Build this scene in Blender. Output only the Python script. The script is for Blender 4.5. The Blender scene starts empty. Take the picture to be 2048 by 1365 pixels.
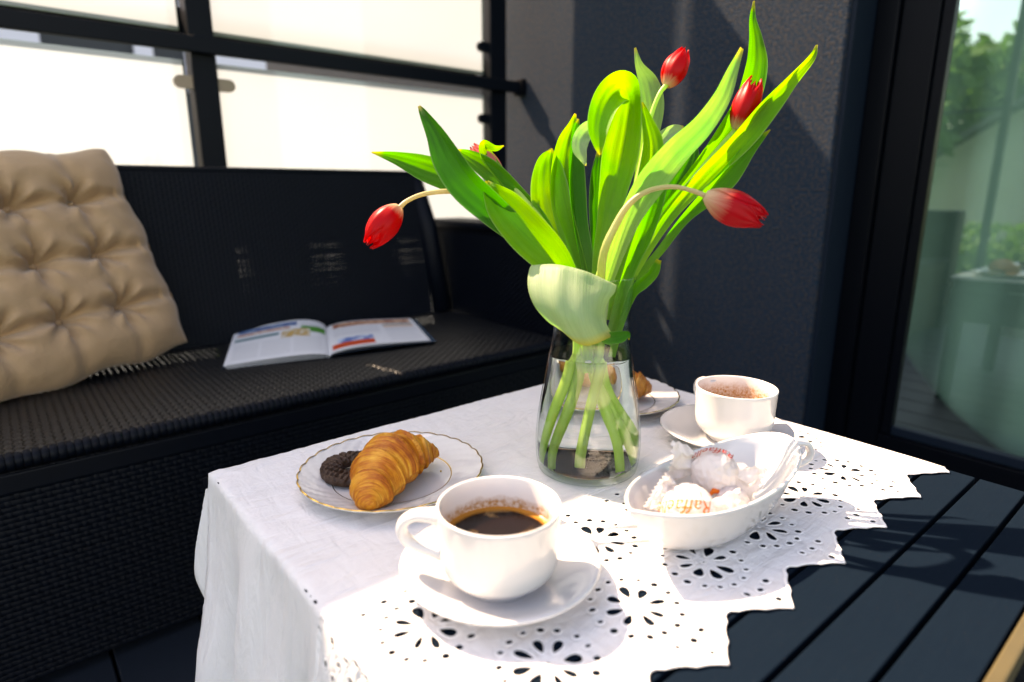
import bpy, bmesh, math, random
import numpy as np
from mathutils import Vector, Matrix, noise
from mathutils.geometry import delaunay_2d_cdt
random.seed(4)
R = math.radians
PI = math.pi
sc = bpy.context.scene
COL = sc.collection

# ------------------------------------------------------------------ camera
# x runs along the sofa towards the house wall, y towards the glass screen, z = 0 is the table top
F = 1240.0; CX = 1024.0; CY = 682.5; HY = 380.0
pitch = math.atan((CY - HY) / F)
up = Vector((0, math.cos(pitch), math.sin(pitch)))
v1 = Vector(((2555 - CX) / F, -(HY - CY) / F, -1.0)).normalized()
v1 = (v1 - up * v1.dot(up)).normalized()
v2 = up.cross(v1)
MC = Matrix((v1, v2, up))
CAM = Vector((0, 0, 0.31))
cd = bpy.data.cameras.new('camera'); cam = bpy.data.objects.new('camera', cd); COL.objects.link(cam)
cam.matrix_world = Matrix.Translation(CAM) @ MC.to_4x4()
cd.sensor_width = 36; cd.lens = 36 * F / 2048
cd.clip_start = 0.02; cd.clip_end = 900
cd.dof.use_dof = True; cd.dof.focus_distance = 0.70; cd.dof.aperture_fstop = 3.0
sc.camera = cam
def P(px, py, d):
    """the place that lies d metres deep in front of the camera's first position and is seen at (px, py)"""
    return CAM + MC @ Vector(((px - CX) / F * d, -(py - CY) / F * d, -d))

# ------------------------------------------------------------------ light
SUN = Vector((0.2, -1.0, -1.2)).normalized()
w = bpy.data.worlds.new('World'); sc.world = w; w.use_nodes = True
nt = w.node_tree; nt.nodes.clear()
sky = nt.nodes.new('ShaderNodeTexSky'); sky.sky_type = 'NISHITA'; sky.sun_disc = False
sky.sun_elevation = math.asin(-SUN.z); sky.sun_rotation = math.atan2(-SUN.x, -SUN.y)
bg = nt.nodes.new('ShaderNodeBackground'); bg.inputs[1].default_value = 0.15
wo = nt.nodes.new('ShaderNodeOutputWorld')
nt.links.new(sky.outputs[0], bg.inputs[0]); nt.links.new(bg.outputs[0], wo.inputs[0])
sl = bpy.data.lights.new('sun', 'SUN'); sl.energy = 3.6; sl.angle = R(0.5); sl.color = (1.0, 0.955, 0.88)
so = bpy.data.objects.new('sun', sl); COL.objects.link(so)
so.rotation_euler = SUN.to_track_quat('-Z', 'Y').to_euler(); so.location = (-2, 8, 10)
sc.view_settings.view_transform = 'Standard'; sc.view_settings.look = 'None'
sc.view_settings.exposure = 2.2; sc.view_settings.gamma = 1.0
sc.view_settings.use_curve_mapping = False
sc.view_settings.use_white_balance = True; sc.view_settings.white_balance_temperature = 10200; sc.view_settings.white_balance_tint = 22
cy = sc.cycles
cy.max_bounces = 14; cy.diffuse_bounces = 5; cy.glossy_bounces = 5; cy.transmission_bounces = 12; cy.transparent_max_bounces = 24
cy.use_denoising = True; cy.caustics_refractive = True; cy.caustics_reflective = False; cy.sample_clamp_indirect = 6

# ------------------------------------------------------------------ materials
class NB:
    def __init__(s, name):
        s.m = bpy.data.materials.new(name); s.m.use_nodes = True
        s.t = s.m.node_tree; s.t.nodes.clear()
        s.out = s.n('OutputMaterial')
    def n(s, kind, **kw):
        nd = s.t.nodes.new('ShaderNode' + kind)
        for k, v in kw.items():
            if k in nd.inputs: nd.inputs[k].default_value = v
            else: setattr(nd, k, v)
        return nd
    def l(s, a, b): s.t.links.new(a, b)
    def noise(s, scale, detail=4, rough=.55, vec=None, dist=0):
        nd = s.n('TexNoise'); nd.inputs['Scale'].default_value = scale; nd.inputs['Detail'].default_value = detail
        nd.inputs['Roughness'].default_value = rough; nd.inputs['Distortion'].default_value = dist
        s.l(vec if vec is not None else s.obj(), nd.inputs['Vector']); return nd.outputs['Fac']
    def obj(s):
        if not hasattr(s, '_tc'): s._tc = s.n('TexCoord')
        return s._tc.outputs['Object']
    def uv(s):
        s.obj(); return s._tc.outputs['UV']
    def map(s, vec, scale=(1, 1, 1), rot=(0, 0, 0)):
        nd = s.n('Mapping'); nd.inputs['Scale'].default_value = scale; nd.inputs['Rotation'].default_value = rot
        s.l(vec, nd.inputs['Vector']); return nd.outputs[0]
    def ramp(s, fac, stops):
        nd = s.n('ValToRGB'); e = nd.color_ramp.elements
        while len(e) < len(stops): e.new(0.5)
        for i, (p, c) in enumerate(stops):
            e[i].position = p; e[i].color = (*c, 1) if len(c) == 3 else c
        s.l(fac, nd.inputs[0]); return nd.outputs[0]
    def mix(s, fac, a, b, mode='MIX'):
        nd = s.n('MixRGB', blend_type=mode)
        for i, v in ((0, fac), (1, a), (2, b)):
            if isinstance(v, (int, float)): nd.inputs[i].default_value = v
            elif isinstance(v, tuple): nd.inputs[i].default_value = (*v, 1)
            else: s.l(v, nd.inputs[i])
        return nd.outputs[0]
    def math(s, op, a, b=0.0):
        nd = s.n('Math', operation=op)
        for i, v in ((0, a), (1, b)):
            if isinstance(v, (int, float)): nd.inputs[i].default_value = v
            else: s.l(v, nd.inputs[i])
        return nd.outputs[0]
    def bump(s, h, strength=.3, dist=.001, normal=None):
        nd = s.n('Bump'); nd.inputs['Strength'].default_value = strength; nd.inputs['Distance'].default_value = dist
        s.l(h, nd.inputs['Height'])
        if normal is not None: s.l(normal, nd.inputs['Normal'])
        return nd.outputs[0]
    def pr(s, color, rough=.5, spec=.5, metal=0, normal=None, coat=0, sheen=0, sss=0):
        nd = s.n('BsdfPrincipled')
        for k, v in (('Base Color', color), ('Roughness', rough)):
            if isinstance(v, tuple): nd.inputs[k].default_value = (*v, 1)
            elif isinstance(v, (int, float)): nd.inputs[k].default_value = v
            else: s.l(v, nd.inputs[k])
        nd.inputs['Specular IOR Level'].default_value = spec; nd.inputs['Metallic'].default_value = metal
        nd.inputs['Coat Weight'].default_value = coat; nd.inputs['Sheen Weight'].default_value = sheen
        if sss:
            nd.inputs['Subsurface Weight'].default_value = sss; nd.inputs['Subsurface Scale'].default_value = .004
            nd.inputs['Subsurface Radius'].default_value = (1, .7, .5)
        if normal is not None: s.l(normal, nd.inputs['Normal'])
        return nd.outputs[0]
    def trans(s, color, normal=None):
        nd = s.n('BsdfTranslucent')
        if isinstance(color, tuple): nd.inputs[0].default_value = (*color, 1)
        else: s.l(color, nd.inputs[0])
        if normal is not None: s.l(normal, nd.inputs['Normal'])
        return nd.outputs[0]
    def mixs(s, fac, a, b):
        nd = s.n('MixShader')
        if isinstance(fac, (int, float)): nd.inputs[0].default_value = fac
        else: s.l(fac, nd.inputs[0])
        s.l(a, nd.inputs[1]); s.l(b, nd.inputs[2]); return nd.outputs[0]
    def done(s, sh): s.l(sh, s.out.inputs['Surface']); return s.m

M = {}
def plain(name, color, rough=.5, spec=.5, metal=0, nscale=0, namt=.15, bstr=0, bscale=200, bdist=.0005, coat=0):
    b = NB(name); c = color
    if nscale:
        f = b.noise(nscale)
        c = b.mix(f, tuple(x * (1 - namt) for x in color), tuple(min(1, x * (1 + namt)) for x in color))
    n = b.bump(b.noise(bscale, 3), bstr, bdist) if bstr else None
    M[name] = b.done(b.pr(c, rough, spec, metal, n, coat)); return M[name]

plain('rattan_seat_lit', (.0028, .0042, .0060), .36, .55, nscale=60, namt=.35, bstr=.4, bscale=900)  # lit copy of the rattan: lighter and glossier where the seat catches light
plain('rattan', (.0006, .0022, .0056), .5, .12, nscale=60, namt=.35, bstr=.4, bscale=900)
plain('rattan_frame', (.0004, .0014, .0038), .6, .08)
plain('dark_metal', (.0010, .0030, .0065), .5, .12, nscale=30)
plain('clamp_metal', (.22, .17, .13), .38, .5, metal=.6, nscale=40)
plain('frame_black', (.0006, .0016, .0035), .42, .10)
plain('frame_navy', (.0030, .0090, .018), .6, .12)
plain('porcelain', (.59, .585, .59), .12, .5, nscale=18, namt=.015, coat=.3)
plain('gold', (.62, .38, .10), .22, .5, metal=1)
plain('edge_trim', (.075, .058, .027), .5, .3, metal=0, nscale=40)
plain('white_paint', (.75, .76, .74), .5, .4, nscale=3, namt=.05)
plain('garage_wall', (.52, .53, .47), .8, .2, nscale=2, namt=.06)
plain('roof_tile', (.10, .11, .10), .7, .3, nscale=3)
plain('bark', (.07, .055, .04), .9, .2, nscale=12, namt=.4)
plain('crumb', (.55, .33, .10), .7, .3)
plain('magazine_cover', (.04, .07, .10), .25, .5)
plain('sheer', (.42, .60, .52), .8, .2, nscale=4, namt=.2)  # curtain cloth, brightened and greened to haze the door glass
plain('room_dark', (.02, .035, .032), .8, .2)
plain('red_ink', (.50, .03, .01), .5, .2)
plain('orange_ink', (.70, .13, .008), .45, .2)
plain('gold_ink', (.60, .36, .03), .4, .5)
plain('white_ink', (.75, .72, .6), .5, .3)
plain('stem_cut', (.45, .38, .14), .7, .2)

b = NB('stucco')
n1 = b.noise(140, 5, .62); n2 = b.noise(380, 3, .6); hh = b.mix(.3, n1, n2)
c = b.mix(b.noise(9, 4), (.010, .032, .060), (.018, .044, .076))
c = b.mix(b.ramp(n1, [(.47, (0, 0, 0)), (.62, (1, 1, 1))]), c, (.070, .063, .062))  # warm pale flecks paint sunlit grains into the wall colour
M['stucco'] = b.done(b.pr(c, .95, .12, normal=b.bump(hh, 1.0, .022)))

b = NB('deck_board')
vec = b.map(b.obj(), (1, 14, 14))
g = b.noise(30, 5, .6, vec); s_ = b.noise(900, 2, .6); d_ = b.noise(7, 4)
c = b.mix(g, (.0006, .0040, .0100), (.0018, .0072, .0150)); c = b.mix(b.math('MULTIPLY', d_, .4), c, (.0045, .0100, .0155))
dust = b.ramp(b.noise(700, 2, .5), [(.70, (0, 0, 0)), (.76, (1, 1, 1))])
c = b.mix(b.math('MULTIPLY', dust, .35), c, (.10, .08, .06))
M['plank'] = b.done(b.pr(c, .85, .04, normal=b.bump(b.mix(.5, g, s_), .35, .0006)))
b = NB('floor_board')
vec = b.map(b.obj(), (14, 1, 14)); g = b.noise(26, 5, .6, vec)
M['floor_board'] = b.done(b.pr(b.mix(g, (.004, .008, .013), (.008, .014, .022)), .6, .3, normal=b.bump(g, .3, .001)))

# woven cotton tablecloth
b = NB('cotton')
wv = b.n('TexWave'); wv.inputs['Scale'].default_value = 420; wv.inputs['Distortion'].default_value = 1.5
b.l(b.obj(), wv.inputs['Vector'])
wv2 = b.n('TexWave', bands_direction='Y'); wv2.inputs['Scale'].default_value = 420; wv2.inputs['Distortion'].default_value = 1.5
b.l(b.obj(), wv2.inputs['Vector'])
thread = b.mix(.5, wv.outputs['Fac'], wv2.outputs['Fac'])
cre = b.noise(5, 5, .55, b.map(b.obj(), (2.0, 7.0, 2.0), (0, 0, R(12))), 1.2)
cr2 = b.noise(22, 4, .5, b.map(b.obj(), (3.0, 1.0, 1.0), (0, 0, R(-35))), .6)
hgt = b.mix(.25, cre, cr2)
nn = b.bump(thread, .25, .0004, b.bump(hgt, .9, .009))
col = b.mix(b.noise(60, 3), (.84, .825, .83), (.88, .87, .87))
M['cotton'] = b.done(b.mixs(.22, b.pr(col, .9, .15, normal=nn, sheen=.2), b.trans((.8, .78, .77), nn)))
b = NB('embroidery')
M['embroidery'] = b.done(b.pr((.80, .79, .79), .8, .2, normal=b.bump(b.noise(900, 3), .6, .0005)))

b = NB('frosted')   # etched rear face of the screen glass
M['frosted'] = b.done(b.mixs(.12, b.trans(b.mix(b.noise(1.6, 3), (.215, .262, .315), (.262, .315, .375))), b.pr((.85, .87, .86), .5, .4)))
b = NB('clear_face')
fr = b.n('Fresnel', IOR=1.5); gl = b.n('BsdfGlossy'); gl.inputs['Roughness'].default_value = .02
tr = b.n('BsdfTransparent'); tr.inputs[0].default_value = (.99, .995, .985, 1)
M['clear_face'] = b.done(b.mixs(fr.outputs[0], tr.outputs[0], gl.outputs[0]))
b = NB('glass_edge')
M['glass_edge'] = b.done(b.mixs(.5, b.pr((.30, .42, .36), .2, .5), b.trans((.6, .75, .68))))
b = NB('door_glass')
fr = b.n('Fresnel', IOR=2.8); gl = b.n('BsdfGlossy'); gl.inputs['Roughness'].default_value = .004; gl.inputs[0].default_value = (.72, .95, .86, 1)
tr = b.n('BsdfTransparent'); tr.inputs[0].default_value = (.70, .86, .80, 1)
M['door_glass'] = b.done(b.mixs(b.math('ADD', fr.outputs[0], .12), tr.outputs[0], gl.outputs[0]))

b = NB('vase_glass')
gl = b.n('BsdfGlossy'); gl.inputs['Roughness'].default_value = .0
lw = b.n('LayerWeight', Blend=.5)
rf = b.math('ADD', b.math('MULTIPLY', b.math('POWER', lw.outputs['Facing'], 5.0), .75), .035)
tc = b.ramp(lw.outputs['Facing'], [(.0, (.995, 1.0, .998)), (.86, (.95, .985, .97)), (1.0, (.30, .50, .44))])
tr = b.n('BsdfTransparent'); b.l(tc, tr.inputs[0])
M['vase_glass'] = b.done(b.mixs(rf, tr.outputs[0], gl.outputs[0]))
b = NB('water')
gs = b.n('BsdfRefraction', IOR=1.33); gs.inputs['Roughness'].default_value = 0; gs.inputs[0].default_value = (.985, 1, .99, 1)
tr = b.n('BsdfTransparent'); tr.inputs[0].default_value = (.97, 1, .98, 1)
gl = b.n('BsdfGlossy'); gl.inputs['Roughness'].default_value = 0
lw = b.n('LayerWeight', Blend=.5)
rf = b.math('ADD', b.math('MULTIPLY', b.math('POWER', lw.outputs['Facing'], 5.0), .5), .02)
M['water'] = b.done(b.mixs(rf, b.mixs(.0, gs.outputs[0], tr.outputs[0]), gl.outputs[0]))

def leafmat(name, dark, light, tcol, tip=(.55, .45, .02)):
    b = NB(name)
    uv = b.uv(); sep = b.n('SeparateXYZ'); b.l(uv, sep.inputs[0])
    vein = b.noise(1.0, 4, .7, b.map(uv, (64, 1.3, 1)))
    blot = b.noise(16, 4, .6)
    vein = b.ramp(vein, [(.28, (0, 0, 0)), (.72, (1, 1, 1))]); c = b.mix(vein, dark, light); c = b.mix(b.math('MULTIPLY', blot, .35), c, light)
    edge = b.ramp(b.math('ABSOLUTE', b.math('SUBTRACT', sep.outputs['X'], .5)), [(.455, (0, 0, 0)), (.495, (1, 1, 1))])
    c = b.mix(b.math('MULTIPLY', edge, .6), c, (.42, .50, .22))
    tipf = b.ramp(sep.outputs['Y'], [(.93, (0, 0, 0)), (1.0, (1, 1, 1))])
    c = b.mix(b.math('MULTIPLY', tipf, .8), c, tip)
    basef = b.ramp(sep.outputs['Y'], [(.0, (1, 1, 1)), (.4, (0, 0, 0))])
    c = b.mix(b.math('MULTIPLY', basef, .5), c, (.36, .48, .16))
    tt = b.mix(vein, tuple(x * .62 for x in tcol), tcol); tt = b.mix(b.ramp(blot, [(.40, (0, 0, 0)), (.62, (1, 1, 1))]), tt, tuple(x * k_ for x, k_ in zip(tcol, (.35, .72, .6)))); tt = b.mix(b.math('MULTIPLY', tipf, .8), tt, (.9, .65, .05))
    n = b.bump(vein, .35, .0012)
    M[name] = b.done(b.mixs(.55, b.pr(c, .40, .24, normal=n), b.trans(tt, n)))
leafmat('leaf_green', (.016, .15, .006), (.045, .26, .016), (.13, .66, .004))
leafmat('leaf_deep', (.006, .10, .008), (.020, .18, .016), (.03, .42, .006))
leafmat('leaf_lime', (.06, .27, .008), (.13, .40, .022), (.36, .86, .006))
leafmat('leaf_bloom_sunlit', (.34, .47, .24), (.52, .61, .42), (.36, .66, .12))  # waxy bloom, paled further to paint sunlight onto these leaves
leafmat('leaf_pale', (.17, .36, .08), (.34, .52, .20), (.30, .72, .06))
b = NB('stem')
vein = b.noise(1.0, 3, .6, b.map(b.uv(), (14, 3, 1)))
c = b.mix(vein, (.34, .54, .09), (.52, .68, .20)); M['stem'] = b.done(b.mixs(.4, b.pr(c, .35, .5), b.trans((.55, .92, .15))))
b = NB('stem_tan')
sep = b.n('SeparateXYZ'); b.l(b.uv(), sep.inputs[0]); c = b.ramp(sep.outputs['Y'], [(.30, (.24, .40, .08)), (.62, (.50, .45, .20)), (1.0, (.55, .42, .22))]); M['stem_tan'] = b.done(b.mixs(.3, b.pr(c, .4, .4), b.trans(b.ramp(sep.outputs['Y'], [(.30, (.50, .80, .12)), (.62, (.8, .68, .28))]))))
def petalmat(name, base, mid, tcol, whites):
    b = NB(name); uv = b.uv(); sep = b.n('SeparateXYZ'); b.l(uv, sep.inputs[0])
    st = b.noise(1, 3, .6, b.map(uv, (26, 1.5, 1)))
    f = b.math('ADD', sep.outputs['Y'], b.math('MULTIPLY', b.math('SUBTRACT', st, .5), .25))
    c = b.ramp(f, [(.02, base), (whites, mid), (1.0, mid)])
    c = b.mix(b.math('MULTIPLY', st, .4), c, tuple(x * .6 for x in mid))
    t = b.ramp(f, [(.02, base), (whites, tcol), (1.0, tcol)])
    M[name] = b.done(b.mixs(.45, b.pr(c, .38, .22, normal=b.bump(st, .3, .0008)), b.trans(t)))
petalmat('petal_red', (.75, .62, .35), (.52, .002, .005), (.95, .008, .006), .20)
petalmat('petal_blush', (.80, .66, .42), (.55, .003, .012), (.90, .006, .02), .42)
petalmat('petal_pink', (.85, .6, .4), (.80, .20, .18), (.95, .35, .3), .3)

b = NB('croissant')
o = b.obj(); uv = b.uv()
ly = b.noise(1, 4, .65, b.map(uv, (46, 3.0, 1)), .8)
big = b.noise(34, 4, .6)
f = b.math('ADD', b.math('MULTIPLY', ly, .55), b.math('MULTIPLY', big, .5))
c = b.ramp(f, [(.34, (.20, .030, .003)), (.46, (.42, .105, .008)), (.55, (.58, .21, .016)), (.65, (.74, .36, .05)), (.78, (.86, .64, .26))])
M['croissant'] = b.done(b.pr(c, .45, .25, normal=b.bump(ly, .9, .0022, b.bump(b.noise(220, 3), .3, .0006)), sss=.08))
b = NB('croissant_dark')
uv = b.uv(); ly = b.noise(1, 4, .65, b.map(uv, (40, 3.0, 1)), .8); big = b.noise(40, 4, .6)
f = b.math('ADD', b.math('MULTIPLY', ly, .55), b.math('MULTIPLY', big, .5))
c = b.ramp(f, [(.30, (.14, .025, .004)), (.45, (.34, .09, .010)), (.6, (.52, .20, .03)), (.75, (.68, .36, .09))])
M['croissant_dark'] = b.done(b.pr(c, .4, .4, normal=b.bump(ly, .9, .0022)))
b = NB('chocolate')
c = b.mix(b.noise(60, 4), (.030, .014, .008), (.062, .031, .018))
M['chocolate'] = b.done(b.pr(c, .45, .22, normal=b.bump(b.noise(300, 4), .5, .0006)))
b = NB('coffee')
o = b.obj(); gr = b.n('TexGradient', gradient_type='SPHERICAL'); b.l(b.map(o, (1 / .045, 1 / .045, 0)), gr.inputs[0])
rr = b.math('SUBTRACT', 1.0, gr.outputs['Fac'])
wob = b.math('ADD', rr, b.math('MULTIPLY', b.math('SUBTRACT', b.noise(70, 5, .6), .5), .10))
rim = b.ramp(wob, [(.84, (0, 0, 0)), (.90, (.7, .7, .7)), (.97, (1, 1, 1))])
foam = b.ramp(b.noise(38, 2, .5, o, .6), [(.57, (0, 0, 0)), (.63, (1, 1, 1))])
spk = b.noise(900, 3, .7); foamc = b.math('MULTIPLY', foam, b.ramp(spk, [(.35, (0, 0, 0)), (.6, (1, 1, 1))]))
c = b.mix(foamc, (.006, .0025, .0015), (.23, .13, .05)); c = b.mix(rim, c, (.40, .16, .022))
M['coffee'] = b.done(b.pr(c, b.mix(rim, (.03,) * 3, (.35,) * 3), .22, normal=b.bump(b.math('ADD', foamc, rim), .2, .0006)))
b = NB('coffee_brown')
o = b.obj(); c = b.mix(b.noise(60, 3), (.16, .05, .008), (.40, .17, .03))
M['coffee_brown'] = b.done(b.pr(c, .12, .5))
# stained inside wall of the cups: brown tide mark just above the coffee
def cupmat(name, z0, z1, zs):
    b = NB(name); sep = b.n('SeparateXYZ'); b.l(b.obj(), sep.inputs[0])
    nz = b.noise(90, 5, .65); zz = b.math('ADD', sep.outputs['Z'], b.math('MULTIPLY', b.math('SUBTRACT', nz, .5), zs))
    f = b.ramp(b.math('MULTIPLY', zz, 10), [(z0 * 10, (1, 1, 1)), (z1 * 10, (0, 0, 0))])
    spk = b.ramp(b.noise(330, 3, .7), [(.42, (0, 0, 0)), (.60, (1, 1, 1))])
    ff = b.math('MULTIPLY', f, b.math('ADD', b.math('MULTIPLY', spk, .6), .35))
    M[name] = b.done(b.pr(b.mix(ff, (.66, .65, .65), (.36, .17, .04)), .16, .5))
cupmat('cup_inside', .044, .050, .010)
cupmat('cup_inside_stained', .047, .060, .014)

b = NB('beige_cotton')
wv = b.noise(700, 2, .5)
c = b.mix(b.noise(14, 3), (.385, .235, .130), (.44, .285, .165))
cr = b.noise(26, 4, .5, b.map(b.obj(), (1, 2.2, 1)), .8)
M['beige_cotton'] = b.done(b.pr(c, .85, .2, normal=b.bump(wv, .25, .0006, b.bump(cr, .5, .006)), sheen=.3))
b = NB('paper_print')
at = b.n('VertexColor'); at.layer_name = 'print'
M['paper_print'] = b.done(b.mixs(.12, b.pr(at.outputs[0], .45, .15), b.trans((.7, .7, .7))))
plain('paper_edge', (.62, .62, .60), .6, .3)
b = NB('wrapper')
n = b.bump(b.noise(70, 4, .6), .6, .002)
M['wrapper'] = b.done(b.mixs(.38, b.pr(b.mix(b.noise(50, 3), (.80, .78, .78), (.78, .71, .69)), .4, .4, normal=n), b.trans((.88, .82, .80), n)))
plain('sweet_cream', (.80, .66, .48), .8, .2, nscale=80, bstr=.6, bscale=400, bdist=.001)

b = NB('grass_ground')
M['lawn'] = b.done(b.pr(b.mix(b.noise(1.2, 6), (.035, .085, .022), (.075, .13, .035)), .9, .1))
b = NB('foliage')
M['foliage'] = b.done(b.mixs(.3, b.pr(b.mix(b.noise(1.3, 3), (.06, .15, .04), (.14, .25, .06)), .6, .3), b.trans((.12, .28, .03))))
plain('house_dark', (.03, .035, .045), .7, .3, nscale=3)
plain('window_pale', (.55, .55, .68), .4, .4)

# ------------------------------------------------------------------ mesh helpers
def link(o, parent=None):
    COL.objects.link(o)
    if parent is not None: o.parent = parent
    return o
def mesh_obj(name, verts, faces, mat, parent=None, smooth=False, uvs=None):
    me = bpy.data.meshes.new(name); me.from_pydata([tuple(v) for v in verts], [], faces); me.update()
    for m in (mat if isinstance(mat, (list, tuple)) else [mat]): me.materials.append(M[m] if isinstance(m, str) else m)
    if smooth: me.polygons.foreach_set('use_smooth', [True] * len(me.polygons))
    if uvs is not None:
        ul = me.uv_layers.new(name='UVMap'); li = np.empty(len(me.loops), dtype=np.int32); me.loops.foreach_get('vertex_index', li)
        ul.data.foreach_set('uv', np.array(uvs, dtype=np.float32)[li].ravel())
    return link(bpy.data.objects.new(name, me), parent)
def tag(o, label=None, cat=None, group=None, kind=None):
    if label: o['label'] = label
    if cat: o['category'] = cat
    if group: o['group'] = group
    if kind: o['kind'] = kind
    return o
def thing(name, loc, label, cat, group=None):
    o = bpy.data.objects.new(name, None); o.location = loc; o.empty_display_size = .02; link(o); return tag(o, label, cat, group)
def localise(o, origin):
    """keep the mesh where it is but put the object's origin at origin"""
    o.data.transform(Matrix.Translation(-Vector(origin))); o.location = origin; return o
def box(name, lo, hi, mat, parent=None, bev=0.0, seg=2):
    bm = bmesh.new()
    c = [(a + b_) / 2 for a, b_ in zip(lo, hi)]; s = [abs(b_ - a) for a, b_ in zip(lo, hi)]
    bmesh.ops.create_cube(bm, size=1); bmesh.ops.scale(bm, vec=s, verts=bm.verts); bmesh.ops.translate(bm, vec=c, verts=bm.verts)
    if bev: bmesh.ops.bevel(bm, geom=list(bm.edges), offset=bev, segments=seg, profile=.5, affect='EDGES')
    me = bpy.data.meshes.new(name); bm.to_mesh(me); bm.free()
    for m in (mat if isinstance(mat, (list, tuple)) else [mat]): me.materials.append(M[m])
    if bev: me.set_sharp_from_angle(angle=R(20))
    return link(bpy.data.objects.new(name, me), parent)
def lathe_data(prof, seg=96, mod=None):
    V = []; Fc = []; UV = []
    n = len(prof)
    for i, (r, z) in enumerate(prof):
        for j in range(seg):
            a = 2 * PI * j / seg; rr, zz = (r, z) if mod is None else mod(r, z, a, i)
            V.append((rr * math.cos(a), rr * math.sin(a), zz)); UV.append((j / seg, i / (n - 1)))
    for i in range(n - 1):
        for j in range(seg):
            k = (j + 1) % seg; Fc.append((i * seg + j, i * seg + k, (i + 1) * seg + k, (i + 1) * seg + j))
    return V, Fc, UV
def spline(pts, n):
    """Catmull-Rom through rows of numbers"""
    pts = np.array(pts, float); m = len(pts)
    ext = np.vstack([2 * pts[0] - pts[1], pts, 2 * pts[-1] - pts[-2]]); out = []
    for t in np.linspace(0, m - 1, n):
        i = min(int(t), m - 2); u = t - i; p0, p1, p2, p3 = ext[i:i + 4]
        out.append(.5 * ((2 * p1) + (-p0 + p2) * u + (2 * p0 - 5 * p1 + 4 * p2 - p3) * u * u + (-p0 + 3 * p1 - 3 * p2 + p3) * u ** 3))
    return np.array(out)
def tube_data(path, rad, seg=12, flat=1.0, upv=(0, 0, 1), caps=True):
    path = [Vector(p) for p in path]; n = len(path); V = []; Fc = []; UV = []
    if not hasattr(rad, '__len__'): rad = [rad] * n
    prev = None
    for i, p in enumerate(path):
        t = (path[min(i + 1, n - 1)] - path[max(i - 1, 0)]).normalized()
        u = (Vector(upv) if prev is None else prev); a = (u - t * u.dot(t))
        if a.length < 1e-4: a = t.orthogonal()
        a.normalize(); prev = a; bb = t.cross(a)
        for j in range(seg):
            th = 2 * PI * j / seg
            V.append(p + a * math.cos(th) * rad[i] + bb * math.sin(th) * rad[i] * flat); UV.append((j / seg, i / (n - 1)))
    for i in range(n - 1):
        for j in range(seg):
            k = (j + 1) % seg; Fc.append((i * seg + j, i * seg + k, (i + 1) * seg + k, (i + 1) * seg + j))
    if caps: Fc.append(tuple(range(seg))[::-1]); Fc.append(tuple((n - 1) * seg + j for j in range(seg)))
    return V, Fc, UV
def join_data(*ds):
    V = []; Fc = []; UV = []
    for v, f, u in ds:
        o = len(V); V += list(v); UV += list(u); Fc += [tuple(i + o for i in q) for q in f]
    return V, Fc, UV
def grid_faces(nu, nv):
    return [(i * nv + j, i * nv + j + 1, (i + 1) * nv + j + 1, (i + 1) * nv + j) for i in range(nu - 1) for j in range(nv - 1)]

# ================================================================== SETTING
FZ = -0.466        # terrace floor
# ground beyond the terrace
lawn = mesh_obj('lawn', [(-400, -400, FZ - .16), (400, -400, FZ - .16), (400, 400, FZ - .16), (-400, 400, FZ - .16)], [(0, 1, 2, 3)], 'lawn'); tag(lawn, kind='structure')
fl = box('floor', (-2.5, -2.2, FZ - .15), (1.6, 2.02, FZ - .03), 'rattan_frame'); tag(fl, kind='structure')
bw = .142; x = -2.5; bmaster = None
while x < 1.59:
    x1 = min(x + bw - .005, 1.598)
    if bmaster is None:
        bmaster = box('floor_board', (0, -2.2, -.026), (bw - .005, 2.02, 0), 'floor_board', fl, .002, 1); o = bmaster
    else:
        o = link(bmaster.copy(), fl)
    o.location = (x, 0, FZ); o.scale = ((x1 - x) / (bw - .005), 1, 1)
    x += bw

# house wall with the door opening
WX = 1.6; JY = .705
def wall_mesh():
    # stucco sheet with real thickness, from the screen side to the jamb of the door
    return box('house_wall', (WX, JY, FZ - .15), (WX + .30, 4.5, 2.9), 'stucco', None, .006, 2)
hw = wall_mesh(); tag(hw, 'dark grey rough stucco house wall behind the tulips, part lit by sun', 'wall')
hw2 = box('house_wall', (WX, -3.2, FZ - .15), (WX + .30, -1.35, 2.9), 'stucco', None, .006, 2); tag(hw2, 'dark stucco house wall on the near side of the glass door', 'wall')
hw3 = box('house_wall', (WX, -1.347, 1.75), (WX + .30, JY - .003, 2.9), 'stucco', None, .006, 2); tag(hw3, 'dark stucco lintel wall above the glass door', 'wall')
jb = box('jamb_lining', (WX + .006, JY - .012, FZ), (WX + .118, JY - .0015, 1.75), 'frame_navy', hw)

# glass door
door = thing('glass_door', (WX + .12, .2, FZ), 'tall black framed glass door reflecting green garden, right of stucco wall', 'door')
def dbox(name, y0, y1, z0, z1, x0, x1, mat='frame_black', par=None, bev=.003):
    o = box(name, (x0, y0, z0), (x1, y1, z1), mat, None, bev, 2)
    o.parent = par if par is not None else door
    o.matrix_parent_inverse = Matrix.Translation(-door.location) if par is None else Matrix()
    return o
X0 = WX + .112
dbox('sill_plate', -1.348, .703, FZ - .12, FZ - .003, WX + .0005, X0 + .12)
dbox('frame_post', .642, .692, FZ, 1.75, X0, X0 + .09)
dbox('frame_post', -1.345, -1.30, FZ, 1.75, X0, X0 + .09)
dbox('threshold', -1.30, .642, FZ, FZ + .05, X0 - .02, X0 + .09)
dbox('threshold_step', -1.30, .642, FZ + .05, FZ + .085, X0 + .008, X0 + .09, 'frame_navy')
dbox('sash_stile', .56, .639, FZ + .088, 1.70, X0 + .012, X0 + .075)
dbox('sash_stile', -1.298, -1.22, FZ + .088, 1.70, X0 + .012, X0 + .075)
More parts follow.
